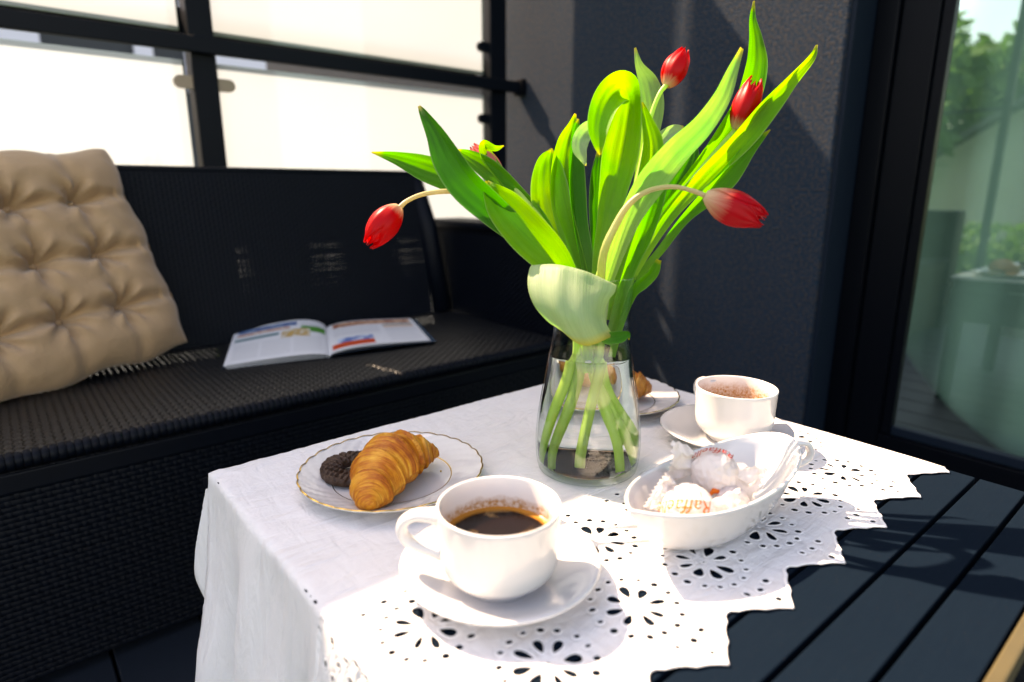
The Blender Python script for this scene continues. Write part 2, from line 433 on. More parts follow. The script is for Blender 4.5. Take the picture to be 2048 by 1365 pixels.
dbox('sash_rail', -1.22, .56, FZ + .088, FZ + .150, X0 + .012, X0 + .075)
dbox('sash_rail', -1.298, .639, 1.70, 1.745, X0 + .012, X0 + .075)
dbox('glazing_bead', .534, .559, FZ + .152, 1.68, X0 + .022, X0 + .05, 'frame_black')
dbox('glazing_bead', -1.22, .534, FZ + .152, FZ + .176, X0 + .022, X0 + .05, 'frame_navy')
pane = mesh_obj('pane', [(X0 + .036, -1.22, FZ + .152), (X0 + .036, .556, FZ + .152), (X0 + .036, .556, 1.70), (X0 + .036, -1.22, 1.70)], [(0, 1, 2, 3)], 'door_glass')
pane.parent = door; pane.matrix_parent_inverse = Matrix.Translation(-door.location)
# dark room behind the door
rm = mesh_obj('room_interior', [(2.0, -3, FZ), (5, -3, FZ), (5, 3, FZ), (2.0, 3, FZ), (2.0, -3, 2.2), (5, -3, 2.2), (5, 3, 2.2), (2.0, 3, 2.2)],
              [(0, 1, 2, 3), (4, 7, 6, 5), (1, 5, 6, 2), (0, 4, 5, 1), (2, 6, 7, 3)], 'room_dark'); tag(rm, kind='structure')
cv = []; 
for i in range(75):
    yy = .9 - i * .03; xx = 1.93 + .02 * math.sin(i * 1.25)
    cv += [(xx, yy, FZ + .02), (xx, yy, 2.0)]
cur = mesh_obj('curtain', cv, [(2 * i, 2 * i + 1, 2 * i + 3, 2 * i + 2) for i in range(74)], 'sheer', smooth=True)  # runs across the whole pane to add a hazy veil
tag(cur, 'pale sheer curtain behind the glass door, widened and tinted as haze', 'curtain')

# ------------------------------------------------------------------ glass screen behind the sofa
SY = 1.90
scr = thing('glass_screen', (0, SY, FZ), 'tall screen of frosted glass panels in black posts behind the sofa', 'glass screen')
def sbox(name, lo, hi, mat='dark_metal', bev=.003):
    o = box(name, lo, hi, mat, None, bev, 2); o.parent = scr; o.matrix_parent_inverse = Matrix.Translation(-scr.location); return o
TOP = 1.80
posts = [(-2.02, -1.96), (-.78, -.72), (.474, .536), (1.462, 1.535)]
for a_, b_ in posts: sbox('post', (a_, SY - .028, FZ), (b_, SY + .028, TOP + .01))
sbox('rail', (-2.4, SY - .052, .655), (1.598, SY - .031, .695))
sbox('sun_block_bar', (-2.4, SY + .052, .700), (1.458, SY + .066, .782))  # unseen bar added to stop sun coming through the panel gap
sbox('wall_bracket', (1.575, SY - .068, .648), (1.5985, SY - .016, .704), 'frame_black')
panels = []
for (a0, a1), (b0, b1) in zip(posts[:-1], posts[1:]):
    xl = a1 + .004; xr = b0 - .014
    if b0 == .474: xr = .458
    panels.append((xl, xr))
pz = [(FZ + .10, .640), (.712, TOP)]
for xl, xr in panels:
    for z0, z1 in pz:
        y0, y1 = SY - .004, SY + .004
        V = [(xl, y0, z0), (xr, y0, z0), (xr, y0, z1), (xl, y0, z1), (xl, y1, z0), (xr, y1, z0), (xr, y1, z1), (xl, y1, z1)]
        Fs = [(0, 1, 2, 3), (4, 7, 6, 5), (0, 4, 5, 1), (1, 5, 6, 2), (2, 6, 7, 3), (3, 7, 4, 0)]
        o = mesh_obj('glass_panel', V, Fs, ['clear_face', 'frosted', 'glass_edge']); 
        for i, p in enumerate(o.data.polygons): p.material_index = [0, 1, 2, 2, 2, 2][i]
        o.parent = scr; o.matrix_parent_inverse = Matrix.Translation(-scr.location)
def clamp(xa, sgn, z, mat):
    prof = [];  L = .045; h = .016
    for k in range(9):
        a = -PI / 2 + PI * k / 8; prof.append((L - h + h * math.cos(a), h * math.sin(a)))
    prof = [(0, -h)] + prof + [(0, h)]
    V = []; n = len(prof)
    for yy in (SY - .020, SY - .0045): V += [(xa + sgn * p[0], yy, z + p[1]) for p in prof]
    Fs = [tuple(range(n)), tuple(range(2 * n - 1, n - 1, -1))] + [(i, i + n, (i + 1) % n + n, (i + 1) % n) for i in range(n)]
    o = mesh_obj('clamp', V, Fs, mat); o.parent = scr; o.matrix_parent_inverse = Matrix.Translation(-scr.location)
for z in (.905 + .0, .585, -.2): 
    clamp(.474, -1, z, 'clamp_metal' if z == .585 else 'dark_metal'); clamp(.536, 1, z, 'clamp_metal' if z == .585 else 'dark_metal')
    clamp(-.78, -1, z, 'dark_metal'); clamp(-.72, 1, z, 'dark_metal')
for z in (.80, .56): clamp(1.462, -1, z, 'dark_metal')

# neighbour's side seen through the slits
nb = thing('neighbour_house', (0, 9, FZ - .16), 'dark neighbouring house seen only through the slits of the screen', 'house')
def nbx(name, lo, hi, mat):
    o = box(name, lo, hi, mat); o.parent = nb; o.matrix_parent_inverse = Matrix.Translation(-nb.location)
nbx('wall', (-3, 9, -.63), (9, 12, 3.0), 'house_dark')
for xa, xb in ((-.9, 0.05), (.35, .75), (1.65, 1.85), (2.2, 3.3), (3.8, 5.0)): nbx('window', (xa, 8.95, 1.5), (xb, 8.998, 2.6), 'window_pale')

# ------------------------------------------------------------------ what the door glass reflects: garden to the left of the terrace
gar = thing('garage', (-10.5, 2.5, FZ - .16), 'pale garage with a low gable reflected in the glass door', 'garage')
g0 = FZ - .16
V = []; prof = [(5.2, g0), (5.2, .25), (1.9, 2.45), (-1.4, .25), (-1.4, g0)]
for xx in (-10.5, -16): V += [(xx, y_, z_) for y_, z_ in prof]
o = mesh_obj('wall', V, [(0, 1, 2, 3, 4), (9, 8, 7, 6, 5), (0, 5, 6, 1), (3, 8, 9, 4)], 'garage_wall'); o.parent = gar; o.matrix_parent_inverse = Matrix.Translation(-gar.location)
for s_, (ya, za) in ((1, (5.5, .05)), (-1, (-1.7, .05))):
    V = []
    for xx in (-10.2, -16.3):
        V += [(xx, ya, za), (xx, 1.9, 2.5), (xx, 1.9, 2.62), (xx, ya, za + .12)]
    o = mesh_obj('roof', V, [(0, 1, 2, 3), (7, 6, 5, 4), (0, 4, 5, 1), (1, 5, 6, 2), (2, 6, 7, 3), (3, 7, 4, 0)], 'roof_tile'); o.parent = gar; o.matrix_parent_inverse = Matrix.Translation(-gar.location)
post = thing('railing', (-2.42, 1.0, FZ), 'dark slim railing post and handrail reflected in the glass door', 'railing')
for nm, lo, hi, mt in (('post', (-2.44, 1.36, FZ), (-2.39, 1.41, 2.2), 'dark_metal'), ('handrail', (-2.44, -2.0, .885), (-2.40, 3.6, .905), 'dark_metal')):
    o = box(nm, lo, hi, mt); o.parent = post; o.matrix_parent_inverse = Matrix.Translation(-post.location)
dp = box('awning_post', (-2.46, .98, FZ), (-2.40, 1.03, 2.3), 'white_paint', None, .004); tag(localise(dp, (-2.43, 1.0, FZ)), 'slim white awning post reflected at the right of the door glass', 'post')
def tree(x, y, h, cw, label, seed, n=2600, sz=.16):
    rnd = random.Random(seed); t = thing('garden_tree', (x, y, g0), label, 'tree', 'trees reflected in the door glass')
    data = [tube_data([(0, 0, 0), (.05, .03, h * .35), (0, .1, h * .75)], [.13, .09, .03], 8)]
    for k in range(6):
        a = k * 1.05; z0 = h * (.28 + .07 * k); data.append(tube_data([(0, 0, z0), (cw * .5 * math.cos(a), cw * .5 * math.sin(a), z0 + h * .14)], [.05, .015], 6))
    V, Fc, UV = join_data(*data); mesh_obj('trunk', V, Fc, 'bark', t)
    cl = [(rnd.gauss(0, cw * .33), rnd.gauss(0, cw * .33), h * (.35 + .6 * rnd.random()), cw * (.18 + .2 * rnd.random())) for _ in range(16)]
    V = []; Fc = []
    for _ in range(n):
        c = rnd.choice(cl); d = Vector((rnd.gauss(0, 1), rnd.gauss(0, 1), rnd.gauss(0, .8))).normalized() * c[3] * (.5 + .5 * rnd.random())
        p = Vector(c[:3]) + d; q = Vector((rnd.gauss(0, 1), rnd.gauss(0, 1), rnd.gauss(0, 1))).normalized(); r_ = q.orthogonal().normalized() * sz; s2 = q.cross(r_).normalized() * sz * .6
        k = len(V); V += [p - r_, p - s2, p + r_, p + s2]; Fc.append((k, k + 1, k + 2, k + 3))
    mesh_obj('crown', V, Fc, 'foliage', t)
tree(-8.0, 4.7, 3.0, 2.2, 'leafy green tree reflected beside the garage gable', 1)
tree(-17.5, 5.0, 4.9, 3.2, 'broad green tree reflected above the garage roof', 2, 3600, .2)
tree(-17.2, 8.5, 5.2, 3.2, 'tall green tree reflected at the left edge of the door glass', 3, 3600, .2)
# hedge low by the terrace
V = []; Fc = []; rnd = random.Random(9)
for _ in range(5000):
    p = Vector((-5.6 + rnd.random() * .7, -1 + rnd.random() * 6.5, g0 + rnd.random() * .55)); q = Vector((rnd.gauss(0, 1), rnd.gauss(0, 1), rnd.gauss(0, 1))).normalized(); r_ = q.orthogonal().normalized() * .05; s2 = q.cross(r_).normalized() * .03
    k = len(V); V += [p - r_, p - s2, p + r_, p + s2]; Fc.append((k, k + 1, k + 2, k + 3))
hd = mesh_obj('hedge', V, Fc, 'foliage'); tag(hd, 'low green hedge reflected below the garage in the door glass', 'hedge')

# ================================================================== SOFA
def weave(name, org, U, V_, nu, nv, pu, pv, parent, fill_u=.86, fill_v=.86, amp=.0014, gapseed=1, mask=None, mat='rattan'):
    """flat cane strands: nv strands along U (pitch pv) over and under nu stakes along V (pitch pu)"""
    org = Vector(org); U = Vector(U).normalized(); V_ = Vector(V_).normalized(); N = U.cross(V_)
    rnd = random.Random(gapseed); verts = []; faces = []
    U = np.array(U); Vv = np.array(V_); N = np.array(N); O = np.array(org)
    def strand(along, across, n, pitch, pos, wdt, par):
        ks = np.arange(0, n * 2 + 1) * .5
        zz = np.where(ks % 1 == 0, 0, np.where(((np.floor(ks) + par) % 2) == 0, 1, -1)) * amp
        jit = rnd.uniform(-.06, .06) * wdt
        base = len(verts)
        for k, z in zip(ks, zz):
            c = O + along * (k * pitch) + across * (pos + jit)
            verts.append(c - across * wdt / 2 + N * (z - .0006)); verts.append(c + N * (z + .0006)); verts.append(c + across * wdt / 2 + N * (z - .0006))
        for i in range(len(ks) - 1):
            a = base + i * 3
            faces.append((a, a + 1, a + 4, a + 3)); faces.append((a + 1, a + 2, a + 5, a + 4))
    for j in range(nv): strand(U, Vv, nu, pu, (j + .5) * pv, pv * fill_v, j)
    for i in range(nu): strand(Vv, U, nv, pv, (i + .5) * pu, pu * fill_u, i + 1)
    o = mesh_obj(name, verts, faces, mat, parent, True); o['kind'] = 'stuff'; return o
SX0 = -.62; SXR = 1.10; SW = 1.235
sofa = thing('rattan_sofa', (.3, 1.35, FZ), 'long dark wicker sofa with bare seat in front of the frosted screen', 'sofa')
off = Vector((-.3, -1.35, -FZ))
root_inv = Matrix.Translation(-sofa.location)
def under(o): o.parent = sofa; o.matrix_parent_inverse = root_inv; return o
SZ = -.066
pu, pv = .0125, .0105
n = int((SXR - SX0) / pu)
under(weave('seat_weave', (SX0, 1.112, SZ), (1, 0, 0), (0, 1, 0), n, int(.54 / pv), pu, pv, None, .70, .74, amp=.0022, mat='rattan_seat_lit'))
# rolled front edge
V = []
for i in range(int((SXR - SX0) / .006)):
    pass
def roll(name, x0, x1, yc, zc, r, pitch, parent, n=6):
    verts = []; faces = []; k = int((x1 - x0) / pitch)
    for i in range(k):
        xa = x0 + i * pitch; rr = r * (1 + .05 * ((i * 7) % 3 - 1)); 
        base = len(verts)
        for dx, dr in ((.04, 0), (.35, .0012), (.65, .0012), (.96, 0)):
            for j in range(n + 1):
                a = PI * .5 + PI * 1.0 * j / n
                verts.append((xa + dx * pitch, yc + (rr + dr) * math.cos(a), zc + (rr + dr) * math.sin(a)))
        for s_ in range(3):
            for j in range(n):
                a = base + s_ * (n + 1) + j; faces.append((a, a + 1, a + n + 2, a + n + 1))
    o = mesh_obj(name, verts, faces, 'rattan', parent, True); o['kind'] = 'stuff'; return o
under(roll('seat_edge', SX0, SXR, 1.116, SZ - .011, .0125, .0105, None))
# front panel in two bands: a short upper band set back, and the long skirt
under(weave('front_weave', (SX0, 1.122, FZ + .02), (1, 0, 0), (0, 0, 1), int((SW - SX0) / .0125), int(.355 / .009), .0125, .009, None, .55, .90, gapseed=3))
# backrest leans: bottom y 1.64, top y 1.72
BB = Vector((SX0, 1.635, SZ - .01)); BT = Vector((SX0, 1.715, .355)); bd = (BT - BB)
nvb = int(bd.length / .0078)
under(weave('backrest_weave', BB, (1, 0, 0), bd, int((1.065 - SX0) / .0105), nvb, .0105, .0078, None, .80, .90, gapseed=5))
under(weave('backrest_rear_weave', BB + Vector((0, .055, 0)), (1, 0, 0), bd, int((1.065 - SX0) / .0113), int(bd.length / .0082), .0113, .0082, None, .80, .90, gapseed=6))
under(box('backrest_frame', (SX0, 1.712, .351), (1.06, 1.772, .366), 'rattan', None, .006))
V, Fc, UV = tube_data([(1.072, 1.63, SZ), (1.062, 1.69, .2), (1.045, 1.745, .358)], [.03, .03, .028], 10); under(mesh_obj('backrest_side', V, Fc, 'rattan', None, True))
# right arm: inner weave, top, outer
AZ = .197
under(weave('arm_weave', (1.105, 1.09, SZ - .01), (0, 1, 0), (0, 0, 1), int(.66 / .0105), int((AZ - SZ) / .0078), .0105, .0078, None, .86, .96, gapseed=7))
under(weave('arm_front_weave', (1.107, 1.088, FZ + .02), (1, 0, 0), (0, 0, 1), int(.13 / .0105), int((AZ - FZ - .02) / .0085), .0105, .0085, None, .84, .96, gapseed=8))
under(box('arm_top', (1.100, 1.082, AZ), (SW + .005, 1.76, AZ + .022), 'rattan', None, .009))
under(box('arm_frame', (1.116, 1.10, FZ), (SW - .004, 1.75, AZ - .001), 'rattan_frame'))
under(box('arm_frame', (SX0 - .14, 1.10, FZ), (SX0 - .002, 1.75, AZ), 'rattan', None, .01))
under(box('base_shade_box', (SX0, 1.135, FZ + .03), (SXR, 1.62, SZ - .03), 'rattan_frame'))  # solid dark box stands in for the shade behind the weave gaps
under(box('front_rail', (SX0, 1.118, SZ - .062), (SW, 1.134, SZ - .031), 'rattan', None, .003))

# tufted beige pad
PB = Vector((.318, 1.545, -.038)); PD = Vector((-.93, -.36, -.085)).normalized(); PT = Vector((.148, 1.655, .405))
PU = (PT - PB).normalized(); PU = (PU - PD * PU.dot(PD)).normalized(); PN = PU.cross(PD)
if PN.y > 0: PN = -PN
NP = 150; SZP = .462; tufts = [(u, v) for u in (.25, .50, .75) for v in (.26, .51, .76)]
rnd = random.Random(3); wr = [(rnd.uniform(0, 6.28), rnd.choice((5, 6, 7)), rnd.uniform(0, 6.28)) for _ in tufts]
def pad_h(u, v):
    e = min(u, 1 - u); f_ = min(v, 1 - v)
    h = .054 * (1 - math.exp(-e / .075)) ** .75 * (1 - math.exp(-f_ / .075)) ** .75
    k = 0.0
    for (tu, tv), (p0, kk, p1) in zip(tufts, wr):
        du, dv = u - tu, v - tv; d = math.hypot(du, dv); an = math.atan2(dv, du)
        k += math.exp(-(d / .060) ** 1.2) * 1.0
        h += .0080 * math.sin(an * kk + p0 + 6 * d) * math.exp(-((d - .06) / .045) ** 2)
        h += .0032 * math.sin(an * (kk * 2 + 1) + p1) * math.exp(-((d - .05) / .03) ** 2)
    h -= .044 * min(k, 1.0)
    # folds joining neighbouring tufts
    gu = min(abs(u - t) for t in (.25, .5, .75)); gv = min(abs(v - t) for t in (.26, .51, .76))
    h -= .017 * math.exp(-(gv / .026) ** 2) * (1 if .08 < u < .92 else .5) + .007 * math.exp(-(gu / .030) ** 2)
    h += .0035 * noise.noise(Vector((u * 9, v * 14, 1)))
    return h
V = []; UV = []
for side in (1, -1):
    for i in range(NP):
        for j in range(NP):
            u, v = i / (NP - 1), j / (NP - 1)
            bulge = .012 * math.sin(PI * v) * (1 if u in (0, 1) else 0)
            uu = u + .010 * math.sin(v * 19) * abs(2 * u - 1) ** 6; vv = v + .012 * math.sin(u * 17 + 1) * abs(2 * v - 1) ** 6
            sh = 1 - .012 * (abs(2 * u - 1) ** 4) * (abs(2 * v - 1) ** 4)
            uu = .5 + (uu - .5) * sh; vv = .5 + (vv - .5) * sh
            h = pad_h(u, v) * (1 if side > 0 else .7)
            V.append(PB + PD * (uu * SZP) + PU * (vv * SZP) + PN * (side * (h + .006 * (min(u, 1 - u, v, 1 - v) > 0)) + .0)); UV.append((u, v))
Fc = grid_faces(NP, NP); Fc2 = [tuple(reversed([k + NP * NP for k in f])) for f in Fc]
pad = mesh_obj('seat_pad', V, Fc + Fc2, 'beige_cotton', None, True, UV)
bm = bmesh.new(); bm.from_mesh(pad.data); bmesh.ops.remove_doubles(bm, verts=bm.verts, dist=.0012); bm.normal_update(); bm.to_mesh(pad.data); bm.free()
localise(pad, PB)
tag(pad, 'beige tufted square chair cushion leaning on the left of the wicker sofa', 'cushion')

# magazine --------------------------------------------------------
mag = thing('magazine', (.60, 1.48, SZ + .002), 'open colour magazine lying face up on the wicker seat', 'magazine')
def page_col(u, v, side):
    W = (.80, .80, .80)
    def blk(u0, u1, v0, v1): return u0 <= u <= u1 and v0 <= v <= v1
    nz = noise.noise(Vector((u * 14, v * 14, side * 5)))
    if side < 0:      # u 0 outer edge .. 1 spine ; v 0 bottom .. 1 top
        if blk(.05, .68, .84, .95): return (.02, .10, .28) if nz < .1 else (.20, .34, .50)
        if blk(.05, .60, .76, .81): return (.55, .16, .05) if nz > -.1 else (.72, .45, .30)
        if blk(.04, .48, .60, .68): return (.10, .24, .26)
        if blk(.52, .82, .50, .72): return (.62, .38, .12) if nz > 0 else (.72, .66, .55)
        if blk(.72, .98, .62, .80): return (.05, .28, .04)
        if blk(.05, .95, .10, .48) and (v * 60) % 1 < .4 and (u * 3.1) % 1 < .9: return (.58, .58, .58)
        if blk(.72, .95, .82, .95) and (v * 60) % 1 < .4: return (.6, .6, .6)
    else:             # u 0 spine .. 1 outer
        if blk(.06, .96, .80, .97): return (.34, .07, .02) if nz > .05 else (.72, .40, .24)
        if blk(.62, .96, .62, .78): return (.30, .36, .36) if v > .71 else (.76, .52, .38)
        if blk(.03, .46, .06, .22): return (.72, .08, .02)
        if blk(.10, .46, .22, .36): return (.10, .20, .45) if nz > -.1 else (.55, .65, .8)
        if blk(.06, .56, .42, .76) and (v * 60) % 1 < .4: return (.60, .60, .62)
        if blk(.62, .96, .10, .58) and (v * 60) % 1 < .4: return (.60, .60, .62)
    return W
spB = Vector((.556, 1.318, 0)); spT = Vector((.672, 1.600, 0))
def page(side, outB, outT, hgt, name, mat='paper_print', dz=0.0, shrink=1.0, nu=70, nv=90):
    V = []; UV = []; colr = []
    for i in range(nu):
        for j in range(nv):
            s_ = i / (nu - 1); v = j / (nv - 1)
            a = spB.lerp(spT, v); c = Vector(outB).lerp(Vector(outT), v)
            p = a.lerp(c, s_ * shrink)
            z = hgt * (math.sin(PI * min(1, s_ ** .55)) ** 1.0) * (.35 + .65 * v if side < 0 else 1) + .004 + .005 * s_ * (1 if side > 0 else 2.2 * v)
            p.z = SZ + z + dz + .003; V.append(p); UV.append((s_, v))
            colr.append(page_col(1 - s_ if side < 0 else s_, v, side))
    fs = grid_faces(nu, nv)
    if side < 0: fs = [tuple(reversed(f)) for f in fs]
    o = mesh_obj(name, V, fs, mat, None, True, UV)
    if mat == 'paper_print':
        ca = o.data.color_attributes.new('print', 'FLOAT_COLOR', 'POINT')
        for k, c in enumerate(colr): ca.data[k].color = (*c, 1)
    o.parent = mag; o.matrix_parent_inverse = Matrix.Translation(-mag.location); return o
page(-1, (.345, 1.385, 0), (.452, 1.665, 0), .026, 'left_page')
for k in range(5): page(-1, (.345 + .001 * k, 1.385 - .002 * k, 0), (.456, 1.665 - .002 * k, 0), .025 - .004 * k, 'page', 'paper_edge', -.0012 * (k + 1), 1, 24, 6)
page(1, (.803, 1.286, 0), (.905, 1.548, 0), .012, 'right_page')
page(1, (.806, 1.283, 0), (.908, 1.545, 0), .010, 'page', 'paper_edge', -.0015, 1, 24, 6)
page(1, (.818, 1.276, 0), (.918, 1.538, 0), .006, 'cover', 'magazine_cover', -.0035, 1, 24, 6)
page(-1, (.342, 1.383, 0), (.452, 1.668, 0), .002, 'cover', 'magazine_cover', -.0045, 1, 24, 6)

# ================================================================== TABLE
TX0, TX1, TY0, TY1 = .150, .800, .066, .712
tab = thing('slatted_table', (.475, .39, FZ), 'dark slatted garden table with wicker apron under the white cloth', 'table')
tinv = Matrix.Translation(-tab.location)
def ut(o): o.parent = tab; o.matrix_parent_inverse = tinv; return o
sl_ = (.045); yy = TY0; master = None
while yy < TY1 - .01:
    if master is None:
        master = box('slat', (TX0, 0, -.016), (TX1, sl_ - .0042, 0), 'plank', None, .0012, 2); o = master
    else: o = link(master.copy())
    o.location = (0, yy + .0005, 0)
    if yy + sl_ > TY1: o.scale = (1, (TY1 - yy) / sl_, 1)
    ut(o); yy += sl_
ut(box('under_frame', (TX0 + .01, TY0 + .01, -.04), (TX1 - .01, TY1 - .01, -.0165), 'rattan_frame'))
ut(box('edge_trim', (TX0 - .008, TY0 - .0115, -.018), (TX1 + .008, TY0 - .0015, .0005), 'edge_trim', None, .002))
ut(box('edge_trim', (TX0 - .008, TY1 + .0005, -.018), (TX1 + .008, TY1 + .002, -.004), 'rattan_frame', None, .001))
ut(weave('apron_weave', (TX0, TY0 - .006, -.16), (1, 0, 0), (0, 0, 1), int(.65 / .0105), int(.14 / .008), .0105, .008, None, .6, .92, gapseed=11))
ut(box('apron', (TX0 + .004, TY0 + .002, -.16), (TX1 - .004, TY0 + .01, -.0415), 'rattan_frame'))
ut(box('apron', (TX0 + .004, TY1 - .012, -.16), (TX1 - .004, TY1 - .004, -.0415), 'rattan_frame'))
ut(box('apron', (TX1 - .003, TY0 + .011, -.16), (TX1, TY1 - .013, -.0415), 'rattan_frame'))
for lx in (TX0 + .005, TX1 - .045):
    for ly_ in (TY0 + .012, TY1 - .052): ut(box('leg', (lx, ly_, FZ), (lx + .04, ly_ + .04, -.041), 'rattan', None, .003))

# ------------------------------------------------------------------ tablecloth with cut-work lace
PER = .0905; XP0 = .3365            # tooth tips at XP0 + k*PER
def zig(u):
    t = ((u - XP0) / PER) % 1.0; t = min(t, 1 - t) * 2      # 0 at tip, 1 at inner corner
    return .1765 + .030 * t + .0022 * abs(math.sin(t * PI * 2.5)) * (1 if t < .95 else 0)
U0, U1, V1 = -.170, .8015, .822
holes = []
rnd = random.Random(12)
def petal(cx, cy_, ang, r0, r1, w_):
    pts = []; n = 6
    for k in range(2 * n):
        a = 2 * PI * k / (2 * n); t = (1 - math.cos(a)) / 2; hw_ = w_ * math.sin(a) * (.45 + .75 * t)
        rr = r0 + (r1 - r0) * t; pts.append((cx + rr * math.cos(ang) - hw_ * math.sin(ang), cy_ + rr * math.sin(ang) + hw_ * math.cos(ang)))
    return pts
def roundh(cx, cy_, r):
    r *= rnd.uniform(.8, 1.2); st = rnd.uniform(.7, 1.0); a0 = rnd.uniform(0, 3)
    return [(cx + r * math.cos(2 * PI * k / 8 + a0), cy_ + r * st * math.sin(2 * PI * k / 8 + a0)) for k in range(8)]
cent = []
kmin = int((U0 - XP0) / PER) - 1
for k in range(kmin, 8):
    cx0 = XP0 + k * PER + .0005
    for (cx_, cyy, a0) in ((cx0 - .002, .2555, 0), (cx0 + PER / 2, .3375, .2)):
        if cx_ < U0 + .03 or cx_ > U1 - .028: continue
        cent.append((cx_, cyy))
        for q in range(8):
            a = a0 + 2 * PI * (q + .5) / 8 + rnd.uniform(-.09, .09)
            holes.append((petal(cx_, cyy, a, .0100 + rnd.uniform(-.001, .001), .0242 + rnd.uniform(-.0018, .0018), .0049 * rnd.uniform(.65, 1.15)), 1))
        holes.append((roundh(cx_, cyy, .0014), 0))
small = []
for (cx_, cyy) in cent:
    for q in range(16):
        a = 2 * PI * q / 16 + .2; small.append((cx_ + .0335 * math.cos(a), cyy + .0335 * math.sin(a)))
    if cyy < .3:
        for dx, dy in ((0, -.0495), (.014, -.047), (-.014, -.047), (.007, -.058), (-.007, -.058), (0, -.066)): small.append((cx_ + .002 + dx, cyy + dy))
    else:
        for dx in (-.03, -.01, .01, .03): small.append((cx_ + dx, cyy + .0445 + .003 * math.cos(dx * 80)))
ok = []
for p in small:
    if any(math.hypot(p[0] - c[0], p[1] - c[1]) < .029 for c in cent): continue
    if any(math.hypot(p[0] - q[0], p[1] - q[1]) < .0118 for q in ok): continue
    if p[1] < zig(p[0]) + .0085 or p[1] > .392 or p[0] > U1 - .01 or p[0] < U0 + .01: continue
    ok.append((p[0] + rnd.uniform(-.001, .001), p[1] + rnd.uniform(-.001, .001)))
for p in ok: holes.append((roundh(p[0], p[1], .0031), 0))
verts2 = []; edges2 = []
def addloop(pts):
    s0 = len(verts2); verts2.extend(Vector(p) for p in pts); n = len(pts); edges2.extend([(s0 + i, s0 + (i + 1) % n) for i in range(n)])
outl = []
nz_ = int((U1 - U0) / .0045)
for i in range(nz_ + 1):
    u = U0 + (U1 - U0) * i / nz_; outl.append((u, zig(u) + .0006 * noise.noise(Vector((u * 260, 0, 0)))))
nvv = 90
for i in range(1, nvv): outl.append((U1 + .0012 * noise.noise(Vector((0, i * .9, 3))), outl[nz_][1] + (V1 - outl[nz_][1]) * i / nvv))
for i in range(0, 120): outl.append((U1 + (U0 - U1) * i / 120, V1))
for i in range(0, 90): outl.append((U0, V1 + (outl[0][1] - V1) * i / 90))
addloop(outl); nout = len(outl)
for h, _ in holes: addloop(h)
hc = [(sum(p[0] for p in h) / len(h), sum(p[1] for p in h) / len(h), max(math.hypot(p[0] - h[0][0], p[1] - h[0][1]) for p in h) * .5 + .0055) for h, _ in holes]
cell = {}
for i, c in enumerate(hc): cell.setdefault((int(c[0] // .03), int(c[1] // .03)), []).append(i)
def near(x_, y_, extra=0):
    r_ = []
    for a in (-1, 0, 1):
        for b_ in (-1, 0, 1): r_ += cell.get((int(x_ // .03) + a, int(y_ // .03) + b_), [])
    return r_
def inside(x_, y_, poly):
    c = False; n = len(poly); j = n - 1
    for i in range(n):
        xi, yi = poly[i]; xj, yj = poly[j]
        if (yi > y_) != (yj > y_) and x_ < (xj - xi) * (y_ - yi) / (yj - yi) + xi: c = not c
        j = i
    return c
gs_ = .0058; iu = int((U1 - U0) / gs_); iv = int((V1 - .17) / gs_)
for i in range(1, iu):
    for j in range(1, iv):
        x_ = U0 + i * gs_ + rnd.uniform(-.001, .001); y_ = .17 + j * gs_ + rnd.uniform(-.001, .001)
        if y_ < zig(x_) + .003 or y_ > V1 - .003 or x_ > U1 - .003 or x_ < U0 + .003: continue
        if any(math.hypot(x_ - hc[k][0], y_ - hc[k][1]) < hc[k][2] * .75 and (inside(x_, y_, holes[k][0]) or hc[k][2] < .008) for k in near(x_, y_)): continue
        verts2.append(Vector((x_, y_)))
cv_, ce_, cf_, *_r = delaunay_2d_cdt(verts2, edges2, [], 0, 1e-7)
keep = []
for f in cf_:
    mx = sum(cv_[i].x for i in f) / 3; my = sum(cv_[i].y for i in f) / 3
    if my < zig(mx) - .0002 or mx > U1 + .001 or mx < U0 or my > V1: continue
    if my < .215 and any((cv_[a].y + cv_[b_].y) / 2 < zig((cv_[a].x + cv_[b_].x) / 2) - .0012 for a, b_ in ((f[0], f[1]), (f[1], f[2]), (f[2], f[0]))): continue
    if any(inside(mx, my, holes[k][0]) for k in near(mx, my)): continue
    keep.append(tuple(f))
RF = .0045
def fold(d):           # (how far out, how far down) for d metres of cloth past the edge
    if d < RF * PI / 2: return RF * math.sin(d / RF), RF * (1 - math.cos(d / RF))
    e = d - RF * PI / 2; return RF + .06 * e, RF + .998 * e
